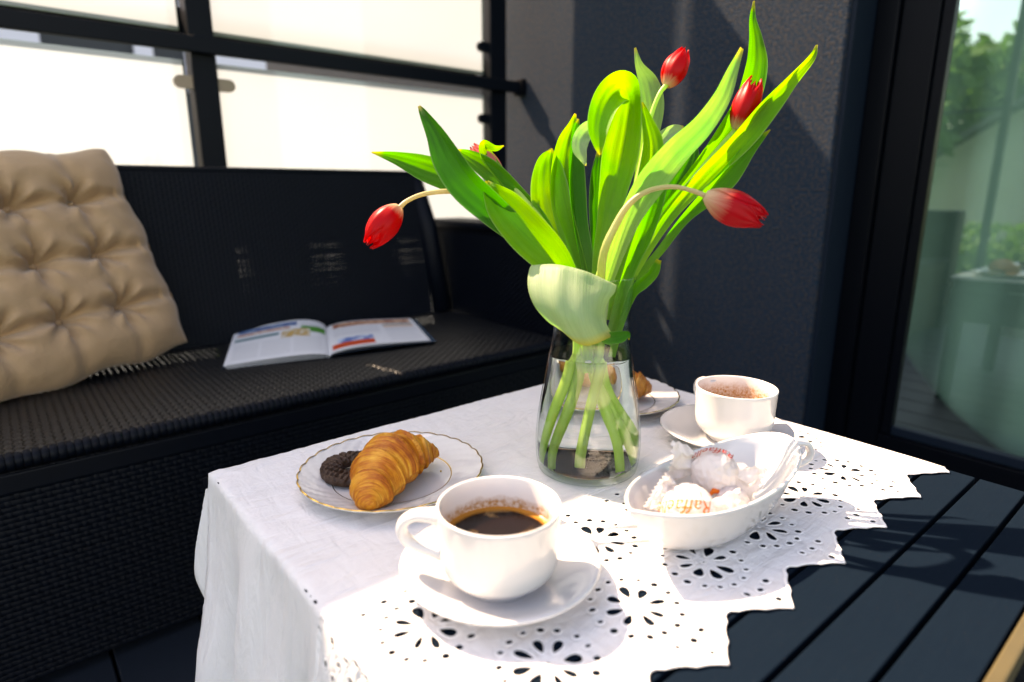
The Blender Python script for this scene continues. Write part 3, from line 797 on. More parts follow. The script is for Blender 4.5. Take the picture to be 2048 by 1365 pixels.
def drape(u, v, dz=0.0):
    du = max(0, TX0 + .003 - u); dv = max(0, v - (TY1 - .001))
    x_, y_ = max(u, TX0 + .003), min(v, TY1 - .001)
    wr_ = noise.noise(Vector((u * 9, v * 16, .3))) * .0013 + .0012 * math.exp(-((u * .8 + v * .6 - .555) / .003) ** 2) * (noise.noise(Vector((u * 6, v * 6, 7))) > 0) + .0010 * math.exp(-((v - .545 + .15 * u) / .0025) ** 2) + noise.noise(Vector((u * 30 + v * 12, v * 28, 2.3))) * .0004
    z = .0016 + max(-.0010, wr_) + dz
    if v < .24: z += .0012 * max(0, math.sin(u * 67)) * (.24 - v) / .06
    if du > 0 and dv > 0:
        d = math.hypot(du, dv); ph = math.atan2(dv, du); o_, dn = fold(d)
        bump = math.exp(-((ph - .95) / .42) ** 2)
        R_ = o_ + bump * min(d, .16) * .17 * (1 - .35 * max(0, d - .1) / .15) + .012 * math.sin(ph * 9) * min(1, d / .12) * .5
        x_ -= math.cos(ph) * R_; y_ += math.sin(ph) * R_; z -= dn * (1 - .10 * bump)
    elif du > 0:
        o_, dn = fold(du); k = min(1, du / .22)
        o_ += k * (.010 + .017 * math.sin(v * 34 + 1.0 + du * 6) + .007 * math.sin(v * 71 - du * 12)); x_ -= max(o_, .004 if du > .02 else 0); z -= dn
        y_ += .006 * k * math.cos(v * 34)
    elif dv > 0:
        o_, dn = fold(dv); k = min(1, dv / .2); o_ += k * (.008 + .010 * math.sin(u * 30)); y_ += o_; z -= dn
    return Vector((x_, y_, z))
cloth = mesh_obj('tablecloth', [drape(v.x, v.y) for v in cv_], keep, 'cotton', None, True)
bm = bmesh.new(); bm.from_mesh(cloth.data); bmesh.ops.delete(bm, geom=[v for v in bm.verts if not v.link_faces], context='VERTS')
bmesh.ops.recalc_face_normals(bm, faces=bm.faces); bm.to_mesh(cloth.data); bm.free()
if sum(p.normal.z for p in cloth.data.polygons) < 0: cloth.data.flip_normals()
sm = cloth.modifiers.new('thick', 'SOLIDIFY'); sm.thickness = .0008; sm.offset = -1
tag(cloth, 'white cotton tablecloth with cut-work lace border and zigzag hem on the table', 'tablecloth')
# stitched satin rims round the cut holes, and the embroidered scallop line: one part of the cloth
V = []; Fc = []
def cord(pts, r, closed=True, zz=.0006):
    n = len(pts); b0 = len(V); m = 5
    P3 = [drape(p[0], p[1]) for p in pts]
    for i in range(n):
        p = P3[i]; t = (P3[(i + 1) % n] - P3[i - 1]) if closed else (P3[min(i + 1, n - 1)] - P3[max(i - 1, 0)])
        t.normalize(); upn = Vector((0, 0, 1)) if p.z > -.01 else Vector((-1, 0, .1)).normalized(); sd = t.cross(upn).normalized()
        for k in range(m):
            a = PI * k / (m - 1); V.append(p + sd * r * math.cos(a) + upn * (r * .55 * math.sin(a)))
    for i in range(n if closed else n - 1):
        for k in range(m - 1):
            a = b0 + i * m + k; c = b0 + ((i + 1) % n) * m + k; Fc.append((a, a + 1, c + 1, c))
for h, big in holes:
    cxh = sum(p[0] for p in h) / len(h); cyh = sum(p[1] for p in h) / len(h); g_ = .00075 / .004
    pts = []
    for p in h:
        d = math.hypot(p[0] - cxh, p[1] - cyh) + 1e-6; pts.append((p[0] + (p[0] - cxh) / d * .0006, p[1] + (p[1] - cyh) / d * .0006))
    cord(pts, .0009)
for off_ in (0, .004):
    pts = []; u = U0 + .01
    while u < U1 - .004:
        pts.append((u, .3965 + off_ + .0035 * abs(math.sin((u - XP0) / PER * PI * 2)) + .0008 * math.sin(u * 700))); u += .0028
    cord(pts, .0011, False)
pts = [(p[0], p[1] + .0012) for p in outl[4:nz_ - 4]]; cord(pts, .0013, False)
em = mesh_obj('embroidery', V, Fc, 'embroidery', cloth, True); em['kind'] = 'stuff'

# ================================================================== CROCKERY
CZ = .0026    # upper side of the cloth
def dishes(name, loc, prof, mod, label, cat, group, seg=160, mat='porcelain'):
    t = thing(name, loc, label, cat, group); V, Fc, UV = lathe_data(prof, seg, mod)
    # close the centre of top and bottom
    n = len(prof); c0 = len(V); V.append((0, 0, prof[0][1])); UV.append((.5, 0)); V.append((0, 0, prof[-1][1])); UV.append((.5, 1))
    Fc += [(c0, (j + 1) % seg, j) for j in range(seg)] + [(c0 + 1, (n - 1) * seg + j, (n - 1) * seg + (j + 1) % seg) for j in range(seg)]
    mesh_obj('dish', V, Fc, mat, t, True, UV); return t
# dessert plates: swirled flutes on the rim, gold line
top = [(.004, .0035), (.03, .0035), (.055, .0036), (.062, .0042), (.067, .0058), (.072, .0078), (.077, .0094), (.082, .0108), (.087, .0122), (.092, .0136), (.0965, .0150), (.0985, .0156), (.0992, .0152)]
bot = [(.0985, .0140), (.092, .0118), (.082, .0088), (.072, .0058), (.062, .0022), (.058, .0004), (.055, .0004), (.053, .0018), (.03, .0018), (.004, .0018)]
def flute(r, z, a, i):
    if r < .066: return r, z
    k = min(1, (r - .066) / .010); ed = max(0, (r - .090) / .009)
    ph = 30 * (a + (r - .066) * 14)
    s_ = abs(math.sin(ph / 2))
    return r * (1 - .012 * ed * (1 - s_)), z + .0011 * k * (s_ - .6)
def plate(loc, rot, label):
    t = dishes('dessert_plate', loc, top + bot, flute, label, 'plate', 'gold rimmed dessert plates', 240)
    t.rotation_euler = (0, 0, rot)
    V = []; Fc = []; n = 480
    for j in range(n):
        a = 2 * PI * j / n; r, z = flute(.0987, .0158, a, 0); wv_ = .0007
        for rr, zz in ((r - wv_ - .0006, z - .0000), (r - .0001, z + .0003), (r + .0004, z - .0004)): V.append((rr * math.cos(a), rr * math.sin(a), zz + .00012))
    for j in range(n):
        a = j * 3; c = ((j + 1) % n) * 3; Fc += [(a, a + 1, c + 1, c), (a + 1, a + 2, c + 2, c + 1)]
    mesh_obj('gold_rim', V, Fc, 'gold', t, True)
    V = []; Fc = []
    for j in range(n):
        a = 2 * PI * j / n
        for rr in (.0632, .0638, .0644): V.append((rr * math.cos(a), rr * math.sin(a), .0046 + (rr - .0632) * .45 + (.0003 if rr == .0638 else .0001)))
    for j in range(n):
        a = j * 3; c = ((j + 1) % n) * 3; Fc += [(a, a + 1, c + 1, c), (a + 1, a + 2, c + 2, c + 1)]
    mesh_obj('gold_ring', V, Fc, 'gold', t, True); return t
PL1 = Vector((.2985, .5615, CZ)); PL2 = Vector((.676, .580, CZ))
plate(PL1, .3, 'white fluted gold-rimmed plate with whole croissant and chocolate ring, near the cloth corner')
plate(PL2, 1.1, 'white fluted gold-rimmed plate behind the glass vase')

def saucer(loc, label):
    pr_ = [(.003, .0050), (.026, .0050), (.030, .0056), (.034, .0052), (.042, .0066), (.052, .0098), (.062, .0142), (.071, .0182), (.0765, .0204), (.0790, .0206), (.0800, .0196), (.0788, .0180),
           (.070, .0150), (.060, .0105), (.050, .0066), (.042, .0035), (.036, .0006), (.033, .0002), (.031, .0012), (.003, .0018)]
    return dishes('saucer', loc, [p for p in pr_], None, label, 'saucer', 'white saucers under the coffee cups', 128)
SA1 = Vector((.2765, .3465, CZ)); SA2 = Vector((.674, .390, CZ))
saucer(SA1, 'white saucer in the foreground under the cup of black coffee')
saucer(SA2, 'white saucer behind the boat-shaped bowl')
def cup(loc, rot, label, inside, coffee, cz, H=.0665):
    t = thing('coffee_cup', loc, label, 'cup', 'white coffee cups on saucers'); t.rotation_euler = (0, 0, rot)
    outp = [(.0285, 0), (.0300, .0004), (.0305, .0020), (.0312, .0040), (.0345, .0065), (.0400, .0105), (.0443, .0160), (.0464, .0220), (.0471, .0300), (.0474, .045), (.0480, H - .004), (.0484, H - .0012), (.0480, H), (.0470, H + .0002), (.0462, H - .0006)]
    inp = [(.0456, H - .003), (.0448, .045), (.0445, .031), (.0438, .0235), (.0415, .0165), (.0360, .0110), (.025, .0085), (.004, .0080)]
    V, Fc, UV = lathe_data(outp, 112); n = len(outp); c0 = len(V); V.append((0, 0, 0)); UV.append((0, 0)); Fc += [(c0, (j + 1) % 112, j) for j in range(112)]
    mesh_obj('cup_body', V, Fc, 'porcelain', t, True, UV)
    V, Fc, UV = lathe_data([(.0462, H - .0006)] + inp, 112); mesh_obj('cup_inside', V, Fc, inside, t, True, UV)
    rc = .0447 if cz > .033 else .0440
    V = [(0, 0, cz)]; Fc = []
    for k, rr in enumerate((.5, .9, .975, 1.004)):
        for j in range(72):
            a = 2 * PI * j / 72; V.append((rc * rr * math.cos(a), rc * rr * math.sin(a), cz + (0, 0, .0003, .0012)[k]))
    Fc = [(0, 1 + j, 1 + (j + 1) % 72) for j in range(72)]
    for k in range(3): Fc += [(1 + k * 72 + j, 1 + (k + 1) * 72 + j, 1 + (k + 1) * 72 + (j + 1) % 72, 1 + k * 72 + (j + 1) % 72) for j in range(72)]
    mesh_obj('coffee', V, Fc, coffee, t, True)
    path = spline([(.0455, 0, .0555), (.056, 0, .0560), (.066, 0, .0555), (.0745, 0, .0500), (.0765, 0, .0415), (.0720, 0, .0335), (.0620, 0, .0285), (.0530, 0, .0262), (.0450, 0, .0240)], 44)
    rad = [.0044 + .0022 * (abs(i / 43 - .5) * 2) ** 3 for i in range(44)]
    V, Fc, UV = tube_data(path, rad, 14, 1.45, (0, 0, 1)); mesh_obj('handle', V, Fc, 'porcelain', t, True, UV)
    return t
CU1 = Vector((.2715, .3415, CZ + .0052)); CU2 = Vector((.680, .383, CZ + .0052))
cup(CU1, math.atan2(.66, -.75), 'white cup of black coffee with crema ring, nearest the camera', 'cup_inside', 'coffee', .0385)
cup(CU2, math.atan2(.93, .35), 'white half-drunk coffee cup with stained inside, behind the bowl', 'cup_inside_stained', 'coffee_brown', .0345)

# boat-shaped bowl ------------------------------------------------
BO = Vector((.482, .283, CZ)); BR = R(-1)
bowl = thing('sweet_bowl', BO, 'white leaf-shaped porcelain bowl with loop handle holding wrapped sweets', 'bowl'); bowl.rotation_euler = (0, 0, BR)
def rim_xy(a):
    c, s_ = math.cos(a), math.sin(a)
    x_ = .1225 * c
    pw = 1.0 + .55 * max(0, -c) ** 2
    y_ = .0505 * math.copysign(abs(s_) ** pw, s_)
    z_ = .0500 + .008 * abs(c) ** 2.2 + (.002 * max(0, c) ** 5)
    return x_, y_, z_
def bowl_pt(a, t, off):       # t: 0 centre of the bottom, 1 rim
    x_, y_, z_ = rim_xy(a); q = t
    k = math.sin(min(1, q) * PI / 2) ** .78
    zz = z_ * (1 - math.cos(min(1, q) * PI / 2)) ** 1.15
    base = .42
    rx = (base * min(1, q / .35) if q < .35 else base + (1 - base) * ((q - .35) / .65) ** .62)
    zz = 0.0 if q < .35 else z_ * ((q - .35) / .65) ** 1.25
    L = math.hypot(x_, y_); sc_ = 1 - off / max(L, .02) * (1 if q > .3 else 0)
    return Vector((x_ * rx * sc_, y_ * rx * sc_, zz + off * (1.0 if q < .9 else 1.0 - (q - .9) * 10)))
NA = 144; rows = [0.02] + [.35 * i / 5 for i in range(1, 6)] + [.35 + .65 * i / 22 for i in range(1, 23)]
V = []; UV = []
for q in rows:
    for j in range(NA): V.append(bowl_pt(2 * PI * j / NA, q, 0.0)); UV.append((j / NA, q * .5))
nout_ = len(rows)
V2 = []
for q in ([1.0] + rows[::-1][1:]):
    for j in range(NA):
        p = bowl_pt(2 * PI * j / NA, q, .0042); V.append(p); UV.append((j / NA, 1 - q * .5))
# rounded lip between the two walls
nr = nout_ + len(rows)
lip0 = (nout_ - 1) * NA
for j in range(NA):
    a_ = V[lip0 + j]; b_ = V[lip0 + NA + j]; mid = (Vector(a_) + Vector(b_)) / 2; mid.z += .0016; V2.append(mid)
base = len(V); V += V2; UV += [(j / NA, .5) for j in range(NA)]
Fc = []
for i in range(nr - 1):
    for j in range(NA):
        k = (j + 1) % NA
        if i == nout_ - 1:
            Fc += [(i * NA + j, i * NA + k, base + k, base + j), (base + j, base + k, (i + 1) * NA + k, (i + 1) * NA + j)]
        else: Fc.append((i * NA + j, i * NA + k, (i + 1) * NA + k, (i + 1) * NA + j))
Fc.append(tuple(range(NA))[::-1]); Fc.append(tuple((nr - 1) * NA + j for j in range(NA)))
mesh_obj('bowl_body', V, Fc, 'porcelain', bowl, True, UV)
path = spline([(.1165 + .80 * q, -.0075 - .60 * q, z_) for q, z_ in ((0, .0535), (.008, .0560), (.017, .0550), (.0225, .047), (.020, .038), (.009, .0320), (-.006, .030))], 36)
V, Fc, UV = tube_data(path, [.0034 + .0012 * (abs(i / 35 - .5) * 2) ** 3 for i in range(36)], 12, 1.9, (0, 0, 1)); mesh_obj('handle', V, Fc, 'porcelain', bowl, True, UV)

# wrapped sweets --------------------------------------------------
def text_on_ball(word, size, centre, rad, dirn, upv, mat, parent, name='lettering', shear=.25):
    cu = bpy.data.curves.new('lettering', 'FONT'); cu.body = word; cu.size = size; cu.align_x = 'CENTER'; cu.align_y = 'CENTER'; cu.shear = shear; cu.resolution_u = 3
    tmp = bpy.data.objects.new('tmp', cu); COL.objects.link(tmp); dg = bpy.context.evaluated_depsgraph_get(); dg.update()
    me = bpy.data.meshes.new_from_object(tmp.evaluated_get(dg)); bpy.data.objects.remove(tmp); bpy.data.curves.remove(cu)
    d = Vector(dirn).normalized(); u_ = Vector(upv); u_ = (u_ - d * u_.dot(d)).normalized(); r_ = u_.cross(d)
    for v in me.vertices:
        ax = v.co.x / rad; ay = v.co.y / rad
        v.co = Vector(centre) + (d * math.cos(ax) * math.cos(ay) + r_ * math.sin(ax) * math.cos(ay) + u_ * math.sin(ay)) * rad
    me.name = name; me.materials.clear(); me.materials.append(M[mat])
    return link(bpy.data.objects.new(name, me), parent)
camd = lambda p: (CAM - Vector(p)).normalized()
RIGHT = MC @ Vector((1, 0, 0)); UPC = MC @ Vector((0, 1, 0))
def sweet(c, r, label, wings, texts, seed, tear=None):
    c = Vector(c); t = thing('wrapped_sweet', c, label, 'wrapped sweet', 'wrapped sweets in the bowl'); rnd = random.Random(seed)
    bm = bmesh.new(); bmesh.ops.create_icosphere(bm, subdivisions=5, radius=1)
    for v in bm.verts:
        n_ = noise.noise(v.co * 1.7 + Vector((seed, 0, 0))) * .07 - abs(noise.noise(v.co * 3.1 + Vector((0, seed, 0)))) * .16 + .03
        v.co *= r * (1 + n_ - .04)
    me = bpy.data.meshes.new('wrap'); bm.to_mesh(me); bm.free(); me.materials.append(M['wrapper']); me.polygons.foreach_set('use_smooth', [True] * len(me.polygons))
    link(bpy.data.objects.new('wrap', me), t)
    for (d, upv, L, W, tw) in wings:      # flared paper ends with pinked edges
        d = Vector(d).normalized(); u_ = Vector(upv); u_ = (u_ - d * u_.dot(d)).normalized(); n_ = d.cross(u_)
        nu, nv = 26, 41; V = []; UV = []
        for i in range(nu):
            s_ = i / (nu - 1)
            for j in range(nv):
                q = j / (nv - 1) * 2 - 1
                wdt = r * .55 + (W - r * .5) * s_ ** .8
                ext = r * .72 + L * s_ + (.0016 * ((j % 4) / 2.0 - 1 if (j % 4) < 2 else 1 - ((j % 4) - 2)) if i == nu - 1 else 0)
                wave = math.sin(q * 9 + seed + s_ * 1.5) * .0032 * (1.2 - s_) + math.sin(q * 3.1 + seed) * .005 * s_ + noise.noise(Vector((s_ * 4, q * 3, seed))) * .006 * (.3 + s_) + tw * q * q * .01
                V.append(d * ext + u_ * (q * wdt * (1 - .15 * s_ * abs(q))) + n_ * (wave + r * .25 * math.cos(q * 1.5) * (1 - s_))); UV.append((s_, (q + 1) / 2))
        mesh_obj('paper_end', V, grid_faces(nu, nv), 'wrapper', t, True, UV)
    for (word, size, dirn, upv, mat, sh) in texts: text_on_ball(word, size, (0, 0, 0), r * 1.085, dirn, upv, mat, t, 'lettering', sh)
    return t
c1 = P(1428, 944, .575); c2 = P(1376, 1022, .535); c3 = P(1462, 1006, .56)
d1 = camd(c1); d2 = camd(c2)
sweet(c1, .0222, 'white paper wrapped sweet on top in the bowl, torn edge showing orange', [(-RIGHT + UPC * .05, UPC * .8 + d1 * .5, .026, .031, 1), (RIGHT * 1 - UPC * .45, UPC * .5 + d1 * .4, .028, .022, -1)],
      [('Raffaello', .0125, UPC * .93 + d1 * .42 - RIGHT * .05, -UPC * .3 + d1, 'red_ink', .3)], 3)
sweet(c2, .0240, 'wrapped sweet lying lowest in the bowl by the near rim, printed with upside-down orange lettering', [(-RIGHT + UPC * .62, UPC + RIGHT * .6, .016, .020, 1), (RIGHT * 1 + UPC * .12, UPC * .7 + d2 * .4, .026, .022, 1)],
      [('Raffaello', .0165, d2 * 1.0 + UPC * .20 - RIGHT * .26, -UPC + RIGHT * .14, 'orange_ink', .3), ], 8)
sweet(c3, .0165, 'small wrapped sweet half hidden at the right under the top sweet', [(RIGHT - UPC * .1, UPC * .6 + d1 * .5, .022, .015, 1)], [], 14)
# gold band with tiny print, and the torn orange lip: parts of their sweets
sw = [o for o in bpy.data.objects if o.name.startswith('wrapped_sweet')]
def ball_patch(t, r, dirn, upv, w_, h_, mat, name):
    d = Vector(dirn).normalized(); u_ = Vector(upv); u_ = (u_ - d * u_.dot(d)).normalized(); r_ = u_.cross(d); V = []
    for i in range(13):
        for j in range(5):
            ax = (i / 12 - .5) * w_ / r; ay = (j / 4 - .5) * h_ / r; V.append((d * math.cos(ax) * math.cos(ay) + r_ * math.sin(ax) * math.cos(ay) + u_ * math.sin(ay)) * r)
    return mesh_obj(name, V, grid_faces(13, 5), mat, t, True)
ball_patch(sw[1], .0262, d2 + -UPC * .22 - RIGHT * .18, -UPC + RIGHT * .14, .021, .0042, 'gold_ink', 'gold_band')
text_on_ball('CONFETTERIA', .0030, (0, 0, 0), .02635, d2 + -UPC * .22 - RIGHT * .18, -UPC + RIGHT * .14, 'white_ink', sw[1], 'lettering', 0)
V = []
for i in range(30):
    s_ = i / 29; p = RIGHT * (-.004 + .021 * s_) + UPC * (-.0185 + .004 * math.sin(s_ * 7) + .004 * s_) + d1 * (.0185 - .003 * s_)
    V += [p, p + UPC * -.0042 + d1 * .0035, p + UPC * -.0060 + d1 * -.001]
mesh_obj('torn_lip', V, grid_faces(30, 3), 'orange_ink', sw[0], True)

# ================================================================== BAKERY
def croissant(loc, spine_, radii, rot, label, mat, turns=7.0, seed=0, name='croissant'):
    n, seg = 220, 72; sp = spline([(*p, r_) for p, r_ in zip(spine_, radii)], n); V = []; UV = []
    for i in range(n):
        t = i / (n - 1); p = Vector(sp[i][:3]); r_ = max(.0008, sp[i][3])
        tg = Vector(sp[min(i + 1, n - 1)][:3]) - Vector(sp[max(i - 1, 0)][:3]); tg.normalize(); upn = Vector((0, 0, 1)); sd = tg.cross(upn).normalized()
        for j in range(seg):
            a = 2 * PI * j / seg
            # stepped wraps that slant round the body
            ph = (t - .5) * turns + .22 * math.cos(a + .6) + .10 * math.sin(2 * a + seed)
            side = 1 if t < .5 else -1
            fr_ = (ph * side) % 1.0; step = (fr_ ** 1.6) - .4
            k = 1 + .19 * step * (1 if .04 < t < .96 else .3) + .045 * noise.noise(Vector((t * 7, math.cos(a) * 1.2, math.sin(a) * 1.2 + seed)))
            k += .030 * noise.noise(Vector((t * 60 + 3 * math.cos(a), math.cos(a) * 1.5, math.sin(a) * 1.5)))
            dz = math.sin(a) * r_ * k * (.90 if math.sin(a) > 0 else .62)
            V.append(p + sd * math.cos(a) * r_ * k + Vector((0, 0, dz))); UV.append((t + .030 * math.cos(a + .6), j / seg))
    Fc = [(i * seg + j, i * seg + (j + 1) % seg, (i + 1) * seg + (j + 1) % seg, (i + 1) * seg + j) for i in range(n - 1) for j in range(seg)]
    Fc.append(tuple(range(seg))[::-1]); Fc.append(tuple((n - 1) * seg + j for j in range(seg)))
    zmin = min(v[2] for v in V); V = [Vector((v[0], v[1], v[2] - zmin)) for v in V]
    o = mesh_obj(name, V, Fc, mat, None, True, UV); o.location = loc; o.rotation_euler = (0, 0, rot); return tag(o, label, 'croissant')
cz_ = CZ + .0042
croissant((.000, -.010, cz_), [(.236, .500, 0), (.243, .512, 0), (.262, .535, .004), (.288, .556, .008), (.314, .566, .007), (.338, .567, .003), (.352, .563, 0)],
          [.006, .0165, .0265, .0325, .0285, .0185, .006], 0, 'whole golden flaky croissant beside the chocolate ring on the near plate', 'croissant', 7.5, 1)
croissant((0, 0, cz_), [(.598, .600, 0), (.625, .606, .004), (.655, .600, .007), (.682, .582, .005), (.704, .552, .001), (.714, .536, 0)],
          [.008, .023, .034, .034, .024, .007], 0, 'dark baked croissant on the plate seen behind and through the vase', 'croissant_dark', 7, 4)
def ring_cookie(loc, rot, label, R0=.0225, RT=.0112):
    n, seg = 200, 40; V = []; UV = []
    for i in range(n):
        a = 2 * PI * i / n; sc_ = 1 + .035 * math.cos(a * 20)
        for j in range(seg):
            b_ = 2 * PI * j / seg; rr = RT * (sc_ if math.cos(b_) > 0 else 1); x_ = R0 + rr * math.cos(b_)
            z = .0066 * math.copysign(abs(math.sin(b_)) ** .55, math.sin(b_))
            X_, Y_ = x_ * math.cos(a), x_ * math.sin(a)
            if z > .003:
                gx = abs(((X_ / .0078) % 1) - .5); gy = abs(((Y_ / .0062) % 1) - .5); rdg = max(max(0, gx - .34), max(0, gy - .34)) / .16
                z += -.0021 + .0034 * min(1, rdg)
            V.append((X_, Y_, z + .0068)); UV.append((i / n, j / seg))
    Fc = [(i * seg + j, ((i + 1) % n) * seg + j, ((i + 1) % n) * seg + (j + 1) % seg, i * seg + (j + 1) % seg) for i in range(n) for j in range(seg)]
    o = mesh_obj('chocolate_cookie', V, Fc, 'chocolate', None, True, UV); o.location = loc; o.rotation_euler = rot; return tag(o, label, 'cookie')
ring_cookie((.2655, .5905, CZ + .0058), (R(3), R(-2), .5), 'chocolate coated ring biscuit with waffle top beside the whole croissant')
ring_cookie((.732, .606, CZ + .0060), (R(2), R(2), 1.5), 'dark ring biscuit mostly hidden on the plate behind the vase')
cr = mesh_obj('crumb', [], [], 'crumb')
bm = bmesh.new(); bmesh.ops.create_icosphere(bm, subdivisions=2, radius=.0011); bm.to_mesh(cr.data); bm.free(); cr.location = (.345, .537, CZ + .0045); tag(cr, 'tiny brown pastry crumb on the near plate right of the croissant', 'crumb')

# ================================================================== VASE, WATER, TULIPS
VA = Vector((.487, .450, CZ))
vase = thing('glass_vase', VA, 'clear waisted glass carafe vase filled with water and tulips', 'vase')
vo = spline([(.0555, .0012), (.0578, .012), (.0590, .030), (.0578, .055), (.0545, .080), (.0500, .105), (.0462, .128), (.0425, .147), (.0410, .162), (.0415, .178), (.0432, .195), (.0465, .2185)], 60)
outer = [(.004, .0), (.045, 0), (.052, .0002)] + [tuple(p) for p in vo]
inner = [(r_ - .0019, z_) for r_, z_ in [tuple(p) for p in vo][::-1] if z_ > .0105]
lip = [(vo[-1][0] - .0003, vo[-1][1] + .0009), (vo[-1][0] - .0010, vo[-1][1] + .0013), (vo[-1][0] - .0017, vo[-1][1] + .0008)]
V, Fc, UV = lathe_data(outer + lip + inner + [(.052, .0068), (.044, .0056), (.004, .0054)], 128)
mesh_obj('glass_body', V, Fc, 'vase_glass', vase, True, UV)
WZ = .1335
wp = [(r_ - .0021, z_) for r_, z_ in [tuple(p) for p in vo] if .0105 < z_ < WZ - .001]
wr_end = wp[-1][0]
V, Fc, UV = lathe_data([(.0005, .0060), (.044, .0062), (.0515, .0074)] + wp + [(wr_end - .0001, WZ + .0006), (wr_end - .0010, WZ), (wr_end - .004, WZ - .0004), (.02, WZ - .0005), (.0005, WZ - .0005)], 128)
wt = mesh_obj('water', V, Fc, 'water', vase, True, UV)
wt.cycles.is_caustics_caster = True; sl.cycles.is_caustics_light = True; cloth.cycles.is_caustics_receiver = True

def leaf(spn, mat, parent, cup_=.25, n=44, m=15, wave=.0009, seed=0, fade=None):
    """spn rows: px, py, depth, half width (px), roll (degrees the blade is turned away from the viewer); first row is the tip"""
    s_ = spline(spn, n)[::-1]        # base first
    C3 = [P(r_[0], r_[1], r_[2]) for r_ in s_]
    V = []; UV = []
    for i in range(n):
        c = C3[i]; t = (C3[min(i + 1, n - 1)] - C3[max(i - 1, 0)]).normalized(); vw = (c - CAM).normalized()
        sd = vw.cross(t).normalized(); th = R(s_[i][4]); nn_ = t.cross(sd).normalized()
        side = sd * math.cos(th) + nn_ * math.sin(th); nrm = t.cross(side).normalized()
        W = max(.0003, s_[i][3] / F * s_[i][2] / max(.35, abs(math.cos(th))))
        q = i / (n - 1)
        for j in range(m):
            u = j / (m - 1) * 2 - 1
            wv_ = wave * math.sin(q * 15 + seed + (2.0 if u > 0 else 0)) * abs(u) ** 3
            V.append(c + side * (W * u) + nrm * (-cup_ * W * (.6 * u * u + .6 * abs(u) ** 1.25 - .45) * (1 if s_[i][3] > 4 else .3) + wv_ + W * .035 * math.sin(u * 12 + q * 2 + seed) + W * .05 * noise.noise(Vector((q * 7, u * 1.5, seed))))); UV.append((j / (m - 1), q))
    return mesh_obj('leaf', V, grid_faces(n, m), mat, parent, True, UV)
def grid_leaf(rows_, mat, parent, nu=40, nv=40):
    A = np.array([[tuple(P(*q)) for q in r_] for r_ in rows_])    # rows x cols x 3
    B = np.stack([spline(A[i], nu) for i in range(len(A))]); Cc = np.stack([spline(B[:, j], nv) for j in range(nu)], 1)
    V = []
    for i in range(nv):
        for j in range(nu):
            p = Vector(Cc[i, j]); d_ = (p - CAM).normalized(); a_, b__ = i / nv, j / nu
            V.append(p + d_ * (.0030 * noise.noise(Vector((a_ * 3, b__ * 3.5, 2))) + .0016 * math.sin(b__ * 10 + a_ * 5) * a_ + .0007 * math.sin(b__ * 26 + a_ * 3)) + UPC * (.0016 * math.sin(b__ * 9 + 1) * a_ ** 3))
    UV = [(j / (nu - 1), .3 + .7 * i / (nv - 1)) for i in range(nv) for j in range(nu)]
    return mesh_obj('leaf', V, grid_faces(nv, nu), mat, parent, True, UV)
def stem(path3, rad, parent, mat='stem', n=50):
    s_ = spline([(*p, r_ * .86) for p, r_ in zip(path3, rad)], n); V, Fc, UV = tube_data([r_[:3] for r_ in s_], [r_[3] for r_ in s_], 14); o = mesh_obj('stem', V, Fc, mat, parent, True, UV); o.cycles.is_caustics_receiver = True; return o
def bloom(base, tip, Rm, mat, parent, openn=.0, seed=0, blunt=.89):
    base = Vector(base); tip = Vector(tip); ax = (tip - base); L = ax.length; ax.normalize(); a = ax.orthogonal().normalized(); b_ = ax.cross(a); rnd = random.Random(seed)
    for k in range(6):
        inner_ = k % 2; ph0 = k * PI / 3 + seed; nu, nv = 30, 17; V = []; UV = []; Lk = L * (1.0 if not inner_ else .98) * rnd.uniform(.97, 1.02); sp_ = rnd.uniform(-.10, .03)
        for i in range(nu):
            t = i / (nu - 1)
            rr = Rm * (math.sin(PI * min(1, t * blunt + .035)) ** .62) * (1 - .30 * t * t) * (.90 if inner_ else 1.0) + openn * t * t + .0004
            hwid = 1.18 * (math.sin(PI * min(1, t * .93 + .05)) ** .55) * (1 - t ** 8) + .02
            for j in range(nv):
                u = j / (nv - 1) * 2 - 1; an = ph0 + u * hwid; r2 = rr * (1 + .05 * u * (1 if not inner_ else -1)) + .0010 * math.cos(u * 9) * t + sp_ * Rm * t * t
                V.append(base + ax * (Lk * (t - .035 * abs(u) ** 2 * t)) + (a * math.cos(an) + b_ * math.sin(an)) * r2); UV.append(((u + 1) / 2, t))
        mesh_obj('petal', V, grid_faces(nu, nv), mat, parent, True, UV)
def vz(x_, y_, z_): return VA + Vector((x_, y_, z_))
TG = 'tulips standing in the glass vase'
t1 = thing('tulip', vz(-.030, .020, .01), 'drooping red tulip bud hanging out at the far left on a pale stem', 'tulip', TG)
t2 = thing('tulip', vz(-.020, .034, .01), 'pink tulip mostly hidden behind the left leaves', 'tulip', TG)
t3 = thing('tulip', vz(.006, -.030, .01), 'upright red tulip bud in front of the wall at the top middle', 'tulip', TG)
t4 = thing('tulip', vz(.034, -.012, .01), 'red tulip wrapped between the tall leaves at the top right', 'tulip', TG)
t5 = thing('tulip', vz(-.010, -.034, .01), 'red and cream tulip bowing to the right on an arched stem', 'tulip', TG)
t6 = thing('tulip', vz(.030, .024, .01), 'bloomless tulip shoot whose pale leaf curls over the front of the vase rim', 'tulip shoot', TG)
for t in (t1, t2, t3, t4, t5, t6): t.location = (0, 0, 0) if False else t.location
def adopt(o, t): o.parent = t; o.matrix_parent_inverse = Matrix.Translation(-t.location); return o
_lf, _st, _bl, _gl = leaf, stem, bloom, grid_leaf
def L(t, spn, mat, **k): return adopt(_lf(spn, mat, None, **k), t)
def S(t, pts, rad, mat='stem'): return adopt(_st(pts, rad, None, mat), t)
